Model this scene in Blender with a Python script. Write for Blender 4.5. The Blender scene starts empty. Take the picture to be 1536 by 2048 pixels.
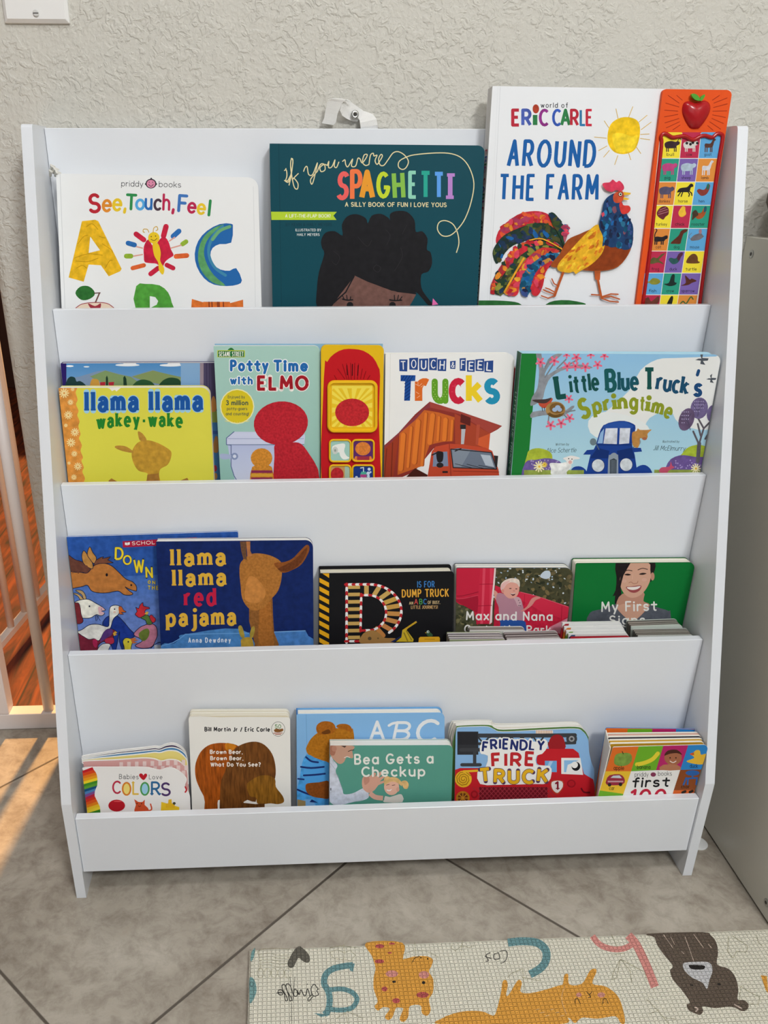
import bpy, math, random
from mathutils import Vector, Matrix
from mathutils.geometry import tessellate_polygon
from math import sin, cos, pi, radians, atan2, hypot
random.seed(7)
SC = bpy.context.scene
COL = SC.collection

# ---------------------------------------------------------------- camera
FPX, U0, V0 = 1700.86, 768 - 129.04, 1024 + 136.82
CAM = Vector((-.13007, -1.1006, .83572))
RT = Vector((.99881064, -.04875761, .00002641))
UP = Vector((.02112579, .43325469, .9010239))
FW = Vector((.04394322, .8999517, -.43376944))
cd = bpy.data.cameras.new('camera')
cd.sensor_fit = 'AUTO'; cd.sensor_width = 36.0
cd.lens = FPX / 2048 * 36.0
cd.shift_x = 129.04 / 2048; cd.shift_y = 136.82 / 2048
cd.clip_start = .02; cd.clip_end = 60
co = bpy.data.objects.new('camera', cd); COL.objects.link(co)
M = Matrix.Identity(4)
for i in range(3):
    M[i][0] = RT[i]; M[i][1] = UP[i]; M[i][2] = -FW[i]; M[i][3] = CAM[i]
co.matrix_world = M
SC.camera = co

# ---------------------------------------------------------------- light
SC.view_settings.view_transform = 'Standard'
SC.view_settings.look = 'None'
SC.view_settings.gamma = 1.0
SC.view_settings.use_curve_mapping = False
SC.view_settings.exposure = -0.2
W = bpy.data.worlds.new('room_daylight'); SC.world = W; W.use_nodes = True
bg = W.node_tree.nodes['Background']
bg.inputs[0].default_value = (.93, .97, 1.0, 1); bg.inputs[1].default_value = 0.2

def area(name, loc, target, sx, sy, energy, col):
    l = bpy.data.lights.new(name, 'AREA'); l.shape = 'RECTANGLE'; l.size = sx; l.size_y = sy
    l.energy = energy; l.color = col
    o = bpy.data.objects.new(name, l); COL.objects.link(o); o.location = loc
    d = Vector(target) - Vector(loc)
    o.rotation_euler = d.to_track_quat('-Z', 'Y').to_euler()
    return o
area('ceiling_lamp', (0.7, -2.3, 2.4), (.0, -.1, .5), .45, .45, 57.0, (.97, .99, 1.0))
area('window_daylight', (.05, -3.1, 1.5), (.0, 0, .5), 1.5, 1.3, 7.0, (.9, .95, 1.0))
area('floor_fill_light', (-.1, -1.15, 2.45), (-.1, -.9, 0), .3, .3, 14, (.98, .99, 1.0))  # added overhead fill that brightens the floor and mat
sl = bpy.data.lights.new('sun', 'SUN'); sl.energy = 6.5; sl.angle = radians(2.6); sl.color = (1, .51, .15)
so = bpy.data.objects.new('sun', sl); COL.objects.link(so); so.location = (0, 3, 4)
so.rotation_euler = Vector((-.12, -1.0, -1.14)).to_track_quat('-Z', 'Y').to_euler()

# ---------------------------------------------------------------- helpers
def lin(h):
    r = []
    for i in (0, 2, 4):
        c = int(h[i:i + 2], 16) / 255
        r.append(c / 12.92 if c <= .04045 else ((c + .055) / 1.055) ** 2.4)
    return tuple(r)

def ray(x, y):
    return FW + RT * ((x - U0) / FPX) - UP * ((y - V0) / FPX)

def px(P):
    v = Vector(P) - CAM; z = v.dot(FW)
    return (U0 + FPX * v.dot(RT) / z, V0 - FPX * v.dot(UP) / z)

def onz(x, y, z=0.0):
    r = ray(x, y); return CAM + r * ((z - CAM.z) / r.z)

def ony(x, y, Y):
    r = ray(x, y); return CAM + r * ((Y - CAM.y) / r.y)

class Plane:
    """a plane leaning back: y = yt - s (zt - z) + yw (x - x0)"""
    def __init__(s_, yt, zt, s=0.0, yw=0.0, x0=0.0):
        n = Vector((-yw, 1, -s)); s_.c = (yt - s * zt - yw * x0) / n.length
        s_.n = n.normalized(); s_.N = -s_.n
    def P(s_, x, y, *_):
        r = ray(x, y)
        return CAM + r * ((s_.c - s_.n.dot(CAM)) / s_.n.dot(r))

class ZPlane:
    def __init__(s_, z): s_.z = z; s_.N = Vector((0, 0, 1))
    def P(s_, x, y, *_): return onz(x, y, s_.z)

# ---- materials
def newmat(name):
    m = bpy.data.materials.new(name); m.use_nodes = True
    nt = m.node_tree; return m, nt, nt.nodes['Principled BSDF']

def simple(name, h, rough=.5, spec=.5, metal=0, noise=0, nscale=30, bump=0, bscale=200):
    m, nt, b = newmat(name)
    b.inputs['Roughness'].default_value = rough
    b.inputs['Specular IOR Level'].default_value = spec
    b.inputs['Metallic'].default_value = metal
    c = lin(h)
    b.inputs['Base Color'].default_value = (*c, 1)
    if noise or bump:
        tc = nt.nodes.new('ShaderNodeTexCoord')
    if noise:
        n = nt.nodes.new('ShaderNodeTexNoise'); n.inputs['Scale'].default_value = nscale; n.inputs['Detail'].default_value = 4
        nt.links.new(tc.outputs['Object'], n.inputs['Vector'])
        mx = nt.nodes.new('ShaderNodeMix'); mx.data_type = 'RGBA'
        mx.inputs[6].default_value = (*[v * (1 - noise) for v in c], 1)
        mx.inputs[7].default_value = (*[min(1, v * (1 + noise)) for v in c], 1)
        nt.links.new(n.outputs['Fac'], mx.inputs[0]); nt.links.new(mx.outputs[2], b.inputs['Base Color'])
    if bump:
        n = nt.nodes.new('ShaderNodeTexNoise'); n.inputs['Scale'].default_value = bscale; n.inputs['Detail'].default_value = 3
        nt.links.new(tc.outputs['Object'], n.inputs['Vector'])
        bp = nt.nodes.new('ShaderNodeBump'); bp.inputs['Strength'].default_value = bump; bp.inputs['Distance'].default_value = .002
        nt.links.new(n.outputs['Fac'], bp.inputs['Height']); nt.links.new(bp.outputs['Normal'], b.inputs['Normal'])
    return m

def printmat(name, rough, mottle=0, scale=(60, 60, 60), bump=0, detail=4):
    m, nt, b = newmat(name)
    b.inputs['Roughness'].default_value = rough
    b.inputs['Specular IOR Level'].default_value = .12
    at = nt.nodes.new('ShaderNodeAttribute'); at.attribute_name = 'print'
    if mottle:
        tc = nt.nodes.new('ShaderNodeTexCoord'); mp = nt.nodes.new('ShaderNodeMapping')
        mp.inputs['Scale'].default_value = scale
        nt.links.new(tc.outputs['Object'], mp.inputs['Vector'])
        n = nt.nodes.new('ShaderNodeTexNoise'); n.inputs['Scale'].default_value = 1; n.inputs['Detail'].default_value = detail
        nt.links.new(mp.outputs['Vector'], n.inputs['Vector'])
        mr = nt.nodes.new('ShaderNodeMapRange'); mr.inputs['From Min'].default_value = .3; mr.inputs['From Max'].default_value = .7
        mr.inputs['To Min'].default_value = 1 - mottle; mr.inputs['To Max'].default_value = 1 + mottle
        nt.links.new(n.outputs['Fac'], mr.inputs['Value'])
        vm = nt.nodes.new('ShaderNodeVectorMath'); vm.operation = 'SCALE'
        nt.links.new(at.outputs['Color'], vm.inputs[0]); nt.links.new(mr.outputs['Result'], vm.inputs['Scale'])
        nt.links.new(vm.outputs['Vector'], b.inputs['Base Color'])
        if bump:
            bp = nt.nodes.new('ShaderNodeBump'); bp.inputs['Strength'].default_value = bump; bp.inputs['Distance'].default_value = .001
            nt.links.new(n.outputs['Fac'], bp.inputs['Height']); nt.links.new(bp.outputs['Normal'], b.inputs['Normal'])
    else:
        nt.links.new(at.outputs['Color'], b.inputs['Base Color'])
    return m
PRINT = printmat('printed_card', .46)
PAINT = printmat('painted_print', .45, .2, (150, 150, 150))
GRAIN = printmat('grained_print', .45, .42, (420, 420, 34), 0, 5)
FUZZ = printmat('fuzzy_print', .8, .2, (380, 380, 380), .15, 3)
MATS = [PRINT, PAINT, GRAIN, FUZZ]
PLAS = printmat('moulded_plastic', .22); PLAS.node_tree.nodes['Principled BSDF'].inputs['Specular IOR Level'].default_value = .5

# ---- mesh building with per-face print colours
class MB:
    def __init__(s): s.v = []; s.f = []; s.c = []; s.m = []
    def add(s, vs, fs, col, mat=0):
        """col: a hex colour, or a list of hex/linear colours, one per vertex"""
        o = len(s.v); s.v += [Vector(p) for p in vs]
        for f in fs:
            s.f.append(tuple(o + i for i in f)); s.m.append(mat)
            if isinstance(col, str): s.c.append([lin(col)] * len(f))
            else: s.c.append([col[i] for i in f])
    def box(s, a, b, col='ffffff', mat=0):
        x0, y0, z0 = a; x1, y1, z1 = b
        vs = [(x, y, z) for x in (x0, x1) for y in (y0, y1) for z in (z0, z1)]
        s.add(vs, [(0, 1, 3, 2), (4, 6, 7, 5), (0, 4, 5, 1), (2, 3, 7, 6), (0, 2, 6, 4), (1, 5, 7, 3)], col, mat)
    def slab(s, outline, N, d0, d1, front, side=None, mat=0):
        """outline: 3-D polygon; extruded between depths d0 and d1 behind it (against N)"""
        n = len(outline); side = side or front
        A = [p - N * d0 for p in outline]; B = [p - N * d1 for p in outline]
        s.add(A, [tuple(range(n))], front, mat); s.add(B, [tuple(reversed(range(n)))], side, mat)
        s.add(A + B, [(i, (i + 1) % n, n + (i + 1) % n, n + i) for i in range(n)], side, mat)
    def tube(s, pts, r, col='ffffff', seg=8, closed=False, mat=0, flat=None):
        pts = [Vector(p) for p in pts]; n = len(pts); rings = []
        for i, p in enumerate(pts):
            a = pts[i - 1] if (i or closed) else p; b = pts[(i + 1) % n] if (i < n - 1 or closed) else p
            t = (b - a).normalized(); u = t.orthogonal().normalized() if flat is None else (flat - t * flat.dot(t)).normalized()
            if rings and flat is None:
                u = prev - t * prev.dot(t); u.normalize()
            prev = u; w = t.cross(u)
            rr = r[i] if isinstance(r, (list, tuple)) else r
            rings.append([p + u * (rr * cos(2 * pi * k / seg)) + w * (rr * sin(2 * pi * k / seg)) for k in range(seg)])
        vs = [q for R in rings for q in R]; fs = []
        for i in range(n if closed else n - 1):
            j = (i + 1) % n
            for k in range(seg): fs.append((i * seg + k, i * seg + (k + 1) % seg, j * seg + (k + 1) % seg, j * seg + k))
        if not closed: fs += [tuple(reversed(range(seg))), tuple((n - 1) * seg + k for k in range(seg))]
        s.add(vs, fs, col, mat)
    def lathe(s, prof, loc, axis=Vector((0, 0, 1)), seg=24, col='ffffff', mat=0):
        axis = Vector(axis).normalized(); u = axis.orthogonal().normalized(); w = axis.cross(u)
        vs = []; fs = []
        for r, h in prof:
            for k in range(seg):
                a = 2 * pi * k / seg; vs.append(Vector(loc) + axis * h + u * (r * cos(a)) + w * (r * sin(a)))
        for i in range(len(prof) - 1):
            for k in range(seg): fs.append((i * seg + k, i * seg + (k + 1) % seg, (i + 1) * seg + (k + 1) % seg, (i + 1) * seg + k))
        fs += [tuple(reversed(range(seg))), tuple((len(prof) - 1) * seg + k for k in range(seg))]
        s.add(vs, fs, col, mat)
    def build(s, name, mats=None, parent=None, smooth=False):
        me = bpy.data.meshes.new(name)
        off = parent_world(parent)
        me.from_pydata([p - off for p in s.v], [], s.f)
        mats = mats or MATS
        if not isinstance(mats, (list, tuple)): mats = [mats]
        for m in mats: me.materials.append(m)
        if len(mats) > 1: me.polygons.foreach_set('material_index', s.m)
        if any(m in MATS or m.name in ('play_mat_foam', 'moulded_plastic') for m in mats):
            at = me.color_attributes.new('print', 'FLOAT_COLOR', 'CORNER')
            at.data.foreach_set('color', [k for f in s.c for q in f for k in (q[0], q[1], q[2], 1.0)])
        if smooth: me.polygons.foreach_set('use_smooth', [True] * len(me.polygons))
        me.update()
        o = bpy.data.objects.new(name, me); COL.objects.link(o)
        if parent: o.parent = parent
        return o

def parent_world(p):
    v = Vector((0, 0, 0))
    while p: v += p.location; p = p.parent
    return v

def tag(o, label=None, cat=None, group=None, kind=None):
    if label: o['label'] = label
    if cat: o['category'] = cat
    if group: o['group'] = group
    if kind: o['kind'] = kind
    return o

def empty(name, loc, label, cat, group=None):
    o = bpy.data.objects.new(name, None); COL.objects.link(o); o.location = loc; o.empty_display_size = .05
    return tag(o, label, cat, group)

def bevel(o, w, seg=2):
    md = o.modifiers.new('bevel', 'BEVEL'); md.width = w; md.segments = seg; md.limit_method = 'ANGLE'; md.angle_limit = radians(40)

# ---- 2-D drawing
def spline(pts, closed=False, n=6):
    out = []; m = len(pts)
    for i in range(m if closed else m - 1):
        p1, p2 = pts[i], pts[(i + 1) % m]
        p0 = pts[i - 1] if (i or closed) else p1
        p3 = pts[(i + 2) % m] if (i < m - 2 or closed) else p2
        for k in range(n):
            t = k / n; t2 = t * t; t3 = t2 * t
            out.append(tuple(.5 * (2 * p1[a] + (p2[a] - p0[a]) * t + (2 * p0[a] - 5 * p1[a] + 4 * p2[a] - p3[a]) * t2 + (3 * p1[a] - p0[a] - 3 * p2[a] + p3[a]) * t3) for a in (0, 1)))
    if not closed: out.append(pts[-1])
    return out

def pp(s):
    """'x,y x,y ...' -> points"""
    return [tuple(float(v) for v in q.split(',')) for q in s.split()]

def ellipse(cx, cy, rx, ry, rot=0, n=20, a0=0, a1=360):
    c, s = cos(radians(rot)), sin(radians(rot)); out = []
    full = a1 - a0 >= 360
    for k in range(n if full else n + 1):
        a = radians(a0 + (a1 - a0) * k / n); x, y = rx * cos(a), ry * sin(a)
        out.append((cx + x * c - y * s, cy + x * s + y * c))
    return out

_pk = [0]
def _nk():
    _pk[0] = (_pk[0] + 1) % 16; return _pk[0]
def stroke_mesh(pts, w, cap=1, closed=False):
    """a stroke of width w along pts -> (verts, faces)"""
    P = [pts[0]]
    for p in pts[1:]:
        if hypot(p[0] - P[-1][0], p[1] - P[-1][1]) > 1e-4 * w: P.append(p)
    V = []; F = []; h = w / 2 if not isinstance(w, (list, tuple)) else 0
    def disc(p, r):
        o = len(V); n = 10
        kk = _nk(); V.extend((p[0] + r * cos(2 * pi * k / n), p[1] + r * sin(2 * pi * k / n), kk) for k in range(n)); F.append(tuple(range(o, o + n)))
    if len(P) == 1:
        disc(P[0], h); return V, F
    n = len(P)
    D = []
    for i in range(n if closed else n - 1):
        a, b = P[i], P[(i + 1) % n]; l = hypot(b[0] - a[0], b[1] - a[1]) or 1; D.append(((b[0] - a[0]) / l, (b[1] - a[1]) / l))
    def pair(p, nx, ny):
        V.append((p[0] + nx * h, p[1] + ny * h, sk[0])); V.append((p[0] - nx * h, p[1] - ny * h, sk[0])); return len(V) - 2
    cur = None; sk = [0]
    for i in range(len(D)):
        d = D[i]
        if cur is None: sk[0] = _nk()
        if cur is None: cur = pair(P[i], -d[1], d[0])
        q = P[(i + 1) % n]
        nx = D[(i + 1) % len(D)] if (closed or i + 1 < len(D)) else None
        if nx is not None and d[0] * nx[0] + d[1] * nx[1] > .6:
            mx, my = -d[1] - nx[1], d[0] + nx[0]; l2 = mx * mx + my * my; k = 2 / l2
            e = pair(q, mx * k, my * k); F.append((cur, cur + 1, e + 1, e)); cur = e
        else:
            e = pair(q, -d[1], d[0]); F.append((cur, cur + 1, e + 1, e)); cur = None
            if nx is not None: disc(q, h)
    if cap and not closed: disc(P[0], h); disc(P[-1], h)
    return V, F

# ---- a single-stroke alphabet (cap height 10); '@cx,cy,rx,ry,a0,a1' is an arc
GL = {
'A': '0,0 3.3,10 6.6,0|1.2,3.4 5.4,3.4', 'B': '0,0 0,10 3,10 @3,7.6,2.4,2.4,90,-90 0,5.2|3,5.2 @3,2.6,2.8,2.6,90,-90 0,0',
'C': '@4,5,4,5,48,312', 'D': '0,0 0,10 2.5,10 @2.5,5,4.3,5,90,-90 0,0', 'E': '5,10 0,10 0,0 5,0|0,5.2 4.2,5.2',
'F': '5,10 0,10 0,0|0,5.2 4.2,5.2', 'G': '@4,5,4,5,48,348 4.4,4', 'H': '0,0 0,10|6.2,0 6.2,10|0,5.2 6.2,5.2', 'I': '0,0 0,10',
'J': '3.6,10 3.6,2.4 @1.6,2.4,2,2.4,0,-150', 'K': '0,0 0,10|5.8,10 0,4.2|1.9,6 6,0', 'L': '0,10 0,0 4.8,0',
'M': '0,0 .6,10 4,2.8 7.4,10 8,0', 'N': '0,0 0,10 6.2,0 6.2,10', 'O': '@4.2,5,4.2,5,0,360', 'P': '0,0 0,10 3,10 @3,7.3,2.7,2.7,90,-90 0,4.6',
'Q': '@4.2,5,4.2,5,0,360|5,2.5 8,-.6', 'R': '0,0 0,10 3,10 @3,7.3,2.7,2.7,90,-90 0,4.6|2.8,4.6 6,0',
'S': '@2.9,7.5,2.6,2.5,35,270 @2.9,2.5,2.9,2.5,90,-145', 'T': '0,10 6.4,10|3.2,10 3.2,0', 'U': '0,10 0,3 @3.1,3,3.1,3,180,360 6.2,10',
'V': '0,10 3.3,0 6.6,10', 'W': '0,10 2.4,0 4.8,9 7.2,0 9.6,10', 'X': '0,0 6,10|0,10 6,0', 'Y': '0,10 3.2,5 3.2,0|3.2,5 6.4,10', 'Z': '0,10 6,10 0,0 6,0',
'a': '@2.9,3.3,2.9,3.3,0,360|5.8,6.6 5.8,0', 'b': '0,10 0,0|@2.9,3.3,2.9,3.3,0,360', 'c': '@2.9,3.3,2.9,3.3,48,312', 'd': '5.8,10 5.8,0|@2.9,3.3,2.9,3.3,0,360',
'e': '0,3.4 5.8,3.4 @2.9,3.3,2.9,3.3,0,315', 'f': '3.6,9.6 @2.8,8.2,1.6,1.7,80,180 1.2,0|-1.1,6.3 3.5,6.3',
'g': '@2.9,3.3,2.9,3.3,0,360|5.8,6.6 5.8,-.6 @2.9,-.6,2.9,2.6,0,-150', 'h': '0,10 0,0|0,3.6 @2.6,4,2.6,2.6,180,0 5.2,0',
'i': '0,6.6 0,0|0,9.3', 'j': '1.2,6.6 1.2,-1 @-.4,-1,1.6,1.9,0,-130|1.2,9.3', 'k': '0,10 0,0|4.6,6.6 0,2.4|1.6,3.8 5,0', 'l': '0,10 0,0',
'm': '0,6.6 0,0|0,4 @2.1,4.2,2.1,2.4,180,0 4.2,0|4.2,4 @6.3,4.2,2.1,2.4,180,0 8.4,0', 'n': '0,6.6 0,0|0,3.6 @2.6,4,2.6,2.6,180,0 5.2,0',
'o': '@3,3.3,3,3.3,0,360', 'p': '0,6.6 0,-3|@2.9,3.3,2.9,3.3,0,360', 'q': '5.8,6.6 5.8,-3|@2.9,3.3,2.9,3.3,0,360', 'r': '0,6.6 0,0|0,3.4 @2.4,3.8,2.4,2.7,180,60',
's': '@2.3,4.95,2.1,1.65,35,270 @2.3,1.65,2.3,1.65,90,-150', 't': '1.6,9 1.6,1.8 @3,1.8,1.4,1.8,180,290|-1.1,6.3 4.3,6.3',
'u': '0,6.6 0,2.6 @2.6,2.6,2.6,2.6,180,360 5.2,6.6|5.2,2.6 5.2,0', 'v': '0,6.6 2.7,0 5.4,6.6', 'w': '0,6.6 2,0 3.9,6 5.8,0 7.8,6.6', 'x': '0,0 5,6.6|0,6.6 5,0',
'y': '0,6.6 2.8,0|5.4,6.6 1.6,-3', 'z': '0,6.6 4.8,6.6 0,0 4.8,0',
'α': '.3,5 @2.7,4.6,2.4,2,160,0 5.1,0|5.1,3.8 2.8,3.8 @2.6,1.95,2.5,1.95,90,290 5.1,1.6',
'0': '@3,5,3,5,0,360', '1': '0,8 2,10 2,0', '2': '@2.8,7.2,2.7,2.8,160,-30 0,0 5.6,0', '3': '@2.6,7.6,2.4,2.4,150,-90 @2.6,2.6,2.8,2.6,90,-150',
'5': '5,10 .8,10 .4,5.4 @2.6,3.2,2.9,3.2,130,-150', '&': '6.4,0 1.6,7.4 @2.9,8.2,1.6,1.8,210,-20 @2.6,2.6,2.6,2.6,130,330 6.4,4.4',
',': '.4,.4 0,-1.8', '.': '0,.3', '!': '0,10 0,3|0,.3', "'": '0,10 -.3,7.4', '?': '@2.4,7.6,2.4,2.4,160,-60 2.4,4.6 2.4,3|2.4,.3', '-': '0,3.6 3,3.6', '/': '0,-1 4,10',
}
SERIFY = (0, 6.6, 10, -3)
_gc = {}
def glyph(ch):
    if ch not in _gc:
        S = []
        for st in GL[ch].split('|'):
            pts = []
            for it in st.split():
                if it[0] == '@':
                    a = [float(v) for v in it[1:].split(',')]; n = max(4, int(abs(a[5] - a[4]) / 20))
                    pts += [(a[0] + a[2] * cos(radians(a[4] + (a[5] - a[4]) * k / n)), a[1] + a[3] * sin(radians(a[4] + (a[5] - a[4]) * k / n))) for k in range(n + 1)]
                else: pts.append(tuple(float(v) for v in it.split(',')))
            S.append(pts)
        xs = [p[0] for s in S for p in s]
        _gc[ch] = (S, min(xs), max(xs))
    return _gc[ch]

def hull(P):
    P = sorted((p[0], p[1]) for p in P)
    def half(Q):
        h = []
        for p in Q:
            while len(h) > 1 and (h[-1][0] - h[-2][0]) * (p[1] - h[-2][1]) - (h[-1][1] - h[-2][1]) * (p[0] - h[-2][0]) <= 0: h.pop()
            h.append(p)
        return h[:-1]
    return half(P) + half(P[::-1])

class Art:
    """flat print on a plane: everything is drawn in photo pixels and lands on the cover it is printed on"""
    def __init__(s, plane, clip=None):
        s.pl = plane; s.e = []; s.clip = clip; s.fr = (0, 0, 1); s.dz = 3e-5; s.base = 1
    def frame(s, x0, y0, k): s.fr = (x0, y0, k); return s
    def T(s, p): return (s.fr[0] + p[0] / s.fr[2], s.fr[1] + p[1] / s.fr[2], p[2] if len(p) > 2 else 0)
    def put(s, vs, fs, col, mat=0, raw=False):
        V = [s.T(p) for p in vs]
        if not V: return
        bb = (min(p[0] for p in V), min(p[1] for p in V), max(p[0] for p in V), max(p[1] for p in V))
        lay = s.base
        for q in s.e:
            b = q[3]
            if b[0] < bb[2] and bb[0] < b[2] and b[1] < bb[3] and bb[1] < b[3]: lay = max(lay, q[4] + 1)
        s.e.append((V, fs, col, bb, lay, mat))
    def poly(s, pts, col, sm=0, mat=0, holes=(), grad=None):
        if isinstance(pts, str): pts = pp(pts)
        if sm: pts = spline(pts, True, sm if sm > 1 else 5)
        rings = [pts] + [pp(h) if isinstance(h, str) else h for h in holes]
        fl = [p for r in rings for p in r]
        fs = [tuple(t) for t in tessellate_polygon([[Vector((p[0], p[1], 0)) for p in r] for r in rings])]
        if grad:
            ys = [p[1] for p in fl]; a, b = min(ys), max(ys); A, B = lin(col), lin(grad)
            col = [tuple(A[i] + (B[i] - A[i]) * (p[1] - a) / (b - a + 1e-9) for i in range(3)) for p in fl]
        s.put(fl, fs, col, mat)
    def ell(s, cx, cy, rx, ry, col, rot=0, mat=0, n=20):
        p = ellipse(cx, cy, rx, ry, rot, n); s.put(p, [tuple(range(len(p)))], col, mat)
    def rect(s, x0, y0, x1, y1, col, mat=0, grad=None): s.poly([(x0, y0), (x1, y0), (x1, y1), (x0, y1)], col, mat=mat, grad=grad)
    def line(s, pts, w, col, sm=0, cap=1, closed=False, mat=0):
        if isinstance(pts, str): pts = pp(pts)
        if sm: pts = spline(pts, closed, sm if sm > 1 else 5)
        V, F = stroke_mesh(pts, w, cap, closed); s.put(V, F, col, mat)
    def lines(s, L, w, col, cap=1):
        V = []; F = []
        for pts in L:
            v, f = stroke_mesh(pp(pts) if isinstance(pts, str) else pts, w, cap); o = len(V); V += v; F += [tuple(o + i for i in q) for q in f]
        s.put(V, F, col)
    def dots(s, L, r, col, n=10, mat=0):
        V = []; F = []
        for q in L:
            rr = q[2] if len(q) > 2 else r
            e = ellipse(q[0], q[1], rr, rr, 0, n); o = len(V); V += e; F.append(tuple(range(o, o + n)))
        s.put(V, F, col, mat)
    def txt(s, t, x, y, h, w=None, b=.14, col='000000', gap=None, shear=0, rot=0, arc=0, slab=0, cap=1, cols=None, out=None, jig=None, mat=0, sq=1, ser=.55):
        """text with its baseline starting at x,y; h = cap height; w = total width; out = (colour, extra width)"""
        wd = b * 10; g = gap if gap is not None else 1.5 + wd * .95
        if slab: g += 1.2
        pen = 0; items = []
        for ch in t:
            if ch == ' ': pen += 3.2 * sq + g * .6; continue
            c2 = 'α' if (ch == 'a' and slab) else ch
            S, x0, x1 = glyph(c2)
            items.append((ch, S, pen - x0 * sq)); pen += (x1 - x0) * sq + g
        tot = pen - g + wd
        kx = (w / tot) if w else h / 10
        ky = h / 10
        R = radians(rot); c, sn = cos(R), sin(R); W_ = tot * kx
        def place(p, ox, i):
            X = (p[0] * sq + ox + wd / 2 + shear * p[1]) * kx; Y = -p[1] * ky
            if jig and i < len(jig):
                dy, r2 = jig[i]; r2 = radians(r2); mx = (ox + 2.5 * sq) * kx; my = -h / 2
                dx_, dy_ = X - mx, Y - my
                X = mx + dx_ * cos(r2) - dy_ * sin(r2); Y = my + dx_ * sin(r2) + dy_ * cos(r2) + dy
            if arc:
                u = (X / W_ - .5) * 2; Y += arc * (u * u - 1) + 0
            return (x + X * c - Y * sn, y + X * sn + Y * c)
        for pas in ((out,) if out else ()) + (None,):
            groups = {}
            wpx = wd * min(kx, ky) + (pas[1] * 2 if pas else 0)
            for i, (ch, S, ox) in enumerate(items):
                col_ = pas[0] if pas else (cols[i % len(cols)] if cols else col)
                V, F = groups.setdefault(col_, ([], []))
                def addstroke(pts, ww, cp):
                    v, f = stroke_mesh([place(p, ox, i) for p in pts], ww, cp); o = len(V); V.extend(v); F.extend(tuple(o + k for k in q) for q in f)
                for st in S:
                    closed = len(st) > 3 and abs(st[0][0] - st[-1][0]) + abs(st[0][1] - st[-1][1]) < 1e-6
                    addstroke(st, wpx * (1.25 if len(st) == 1 else 1), cap or len(st) == 1 or pas is not None)
                    if slab and len(st) > 1 and ch not in 'sS':
                        for e, q in ((st[0], st[1]), (st[-1], st[-2])):
                            if any(abs(e[1] - k) < .05 for k in SERIFY) and abs(e[0] - q[0]) < 1.4 * abs(e[1] - q[1]) and not closed:
                                r_ = wd * slab; low = ch.islower() and e[1] > .1
                                if low and ch in 'tfy': continue
                                yy = e[1] + (wd * ser / 2 if e[1] in (0, -3) else -wd * ser / 2)
                                addstroke([(e[0] - r_, yy), (e[0] + (0 if low and ch not in 'wvxk' else r_), yy)], wpx * ser, cap)
            for k, (V, F) in groups.items(): s.put(V, F, k, mat, )
        return W_
    def bake(s, mb):
        """tessellated, clipped to the cover's outline and laid on the plane"""
        N = s.pl.N
        cl = hull(s.clip) if s.clip else None
        if cl:
            ar = sum(cl[i - 1][0] * cl[i][1] - cl[i][0] * cl[i - 1][1] for i in range(len(cl)))
            if ar < 0: cl = cl[::-1]
            E = [(cl[i - 1], cl[i]) for i in range(len(cl))]
        for V, F, col, bb, lay, mat in s.e:
            off = N * (s.dz * lay)
            need = False
            if cl:
                ins = [[(b[0] - a[0]) * (p[1] - a[1]) - (b[1] - a[1]) * (p[0] - a[0]) >= -1e-6 for p in V] for a, b in E]
                need = not all(all(r) for r in ins)
            if not need:
                mb.add([s.pl.P(p[0], p[1]) + off + N * (1.5e-6 * p[2]) for p in V], F, col if isinstance(col, str) else col, mat); continue
            for f in F:
                poly = [(V[i], (lin(col) if isinstance(col, str) else col[i])) for i in f]
                for k, (a, b) in enumerate(E):
                    if all(ins[k][i] for i in f): continue
                    o = []; m = len(poly)
                    def sd(q): return (b[0] - a[0]) * (q[1] - a[1]) - (b[1] - a[1]) * (q[0] - a[0])
                    for j in range(m):
                        (p, cp), (q, cq) = poly[j - 1], poly[j]; dp, dq = sd(p), sd(q)
                        if (dp >= 0) != (dq >= 0):
                            t = dp / (dp - dq)
                            o.append(((p[0] + (q[0] - p[0]) * t, p[1] + (q[1] - p[1]) * t, p[2]), tuple(cp[z] + (cq[z] - cp[z]) * t for z in range(3))))
                        if dq >= 0: o.append((q, cq))
                    poly = o
                    if len(poly) < 3: break
                if len(poly) >= 3:
                    mb.add([s.pl.P(p[0], p[1]) + off + N * (1.5e-6 * p[2]) for p, _ in poly], [tuple(range(len(poly)))], [c_ for _, c_ in poly], mat)

XM = .3868
def clampx(P, m=XM): return [Vector((max(-m, min(m, p.x)), p.y, p.z)) for p in P]
# ================================================================ the setting
WY = .015                                   # face of the textured wall
# ---- floor tiles
m, nt, b = newmat('stone_tile'); TILE = m
N_ = nt.nodes.new; L_ = nt.links.new
tc = N_('ShaderNodeTexCoord'); sep = N_('ShaderNodeSeparateXYZ'); L_(tc.outputs['Object'], sep.inputs[0])
def math_(op, a, b_=None, c_=None):
    n = N_('ShaderNodeMath'); n.operation = op
    for i, v in enumerate((a, b_, c_)):
        if v is None: continue
        if isinstance(v, (int, float)): n.inputs[i].default_value = v
        else: L_(v, n.inputs[i])
    return n.outputs[0]
def joint(sign, off, size):
    u = math_('MULTIPLY', math_('ADD', sep.outputs[0], math_('MULTIPLY', sep.outputs[1], sign)), 2 ** -.5)
    fr = math_('FRACT', math_('MULTIPLY', math_('SUBTRACT', u, off), 1 / size))
    dist = math_('MULTIPLY', math_('MINIMUM', fr, math_('SUBTRACT', 1, fr)), size)
    return dist, math_('FLOOR', math_('MULTIPLY', math_('SUBTRACT', u, off), 1 / size))
d1, c1 = joint(-1, .1322, .4855); d2, c2 = joint(1, -.1108, .496)
dist = math_('MINIMUM', d1, d2)
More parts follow.
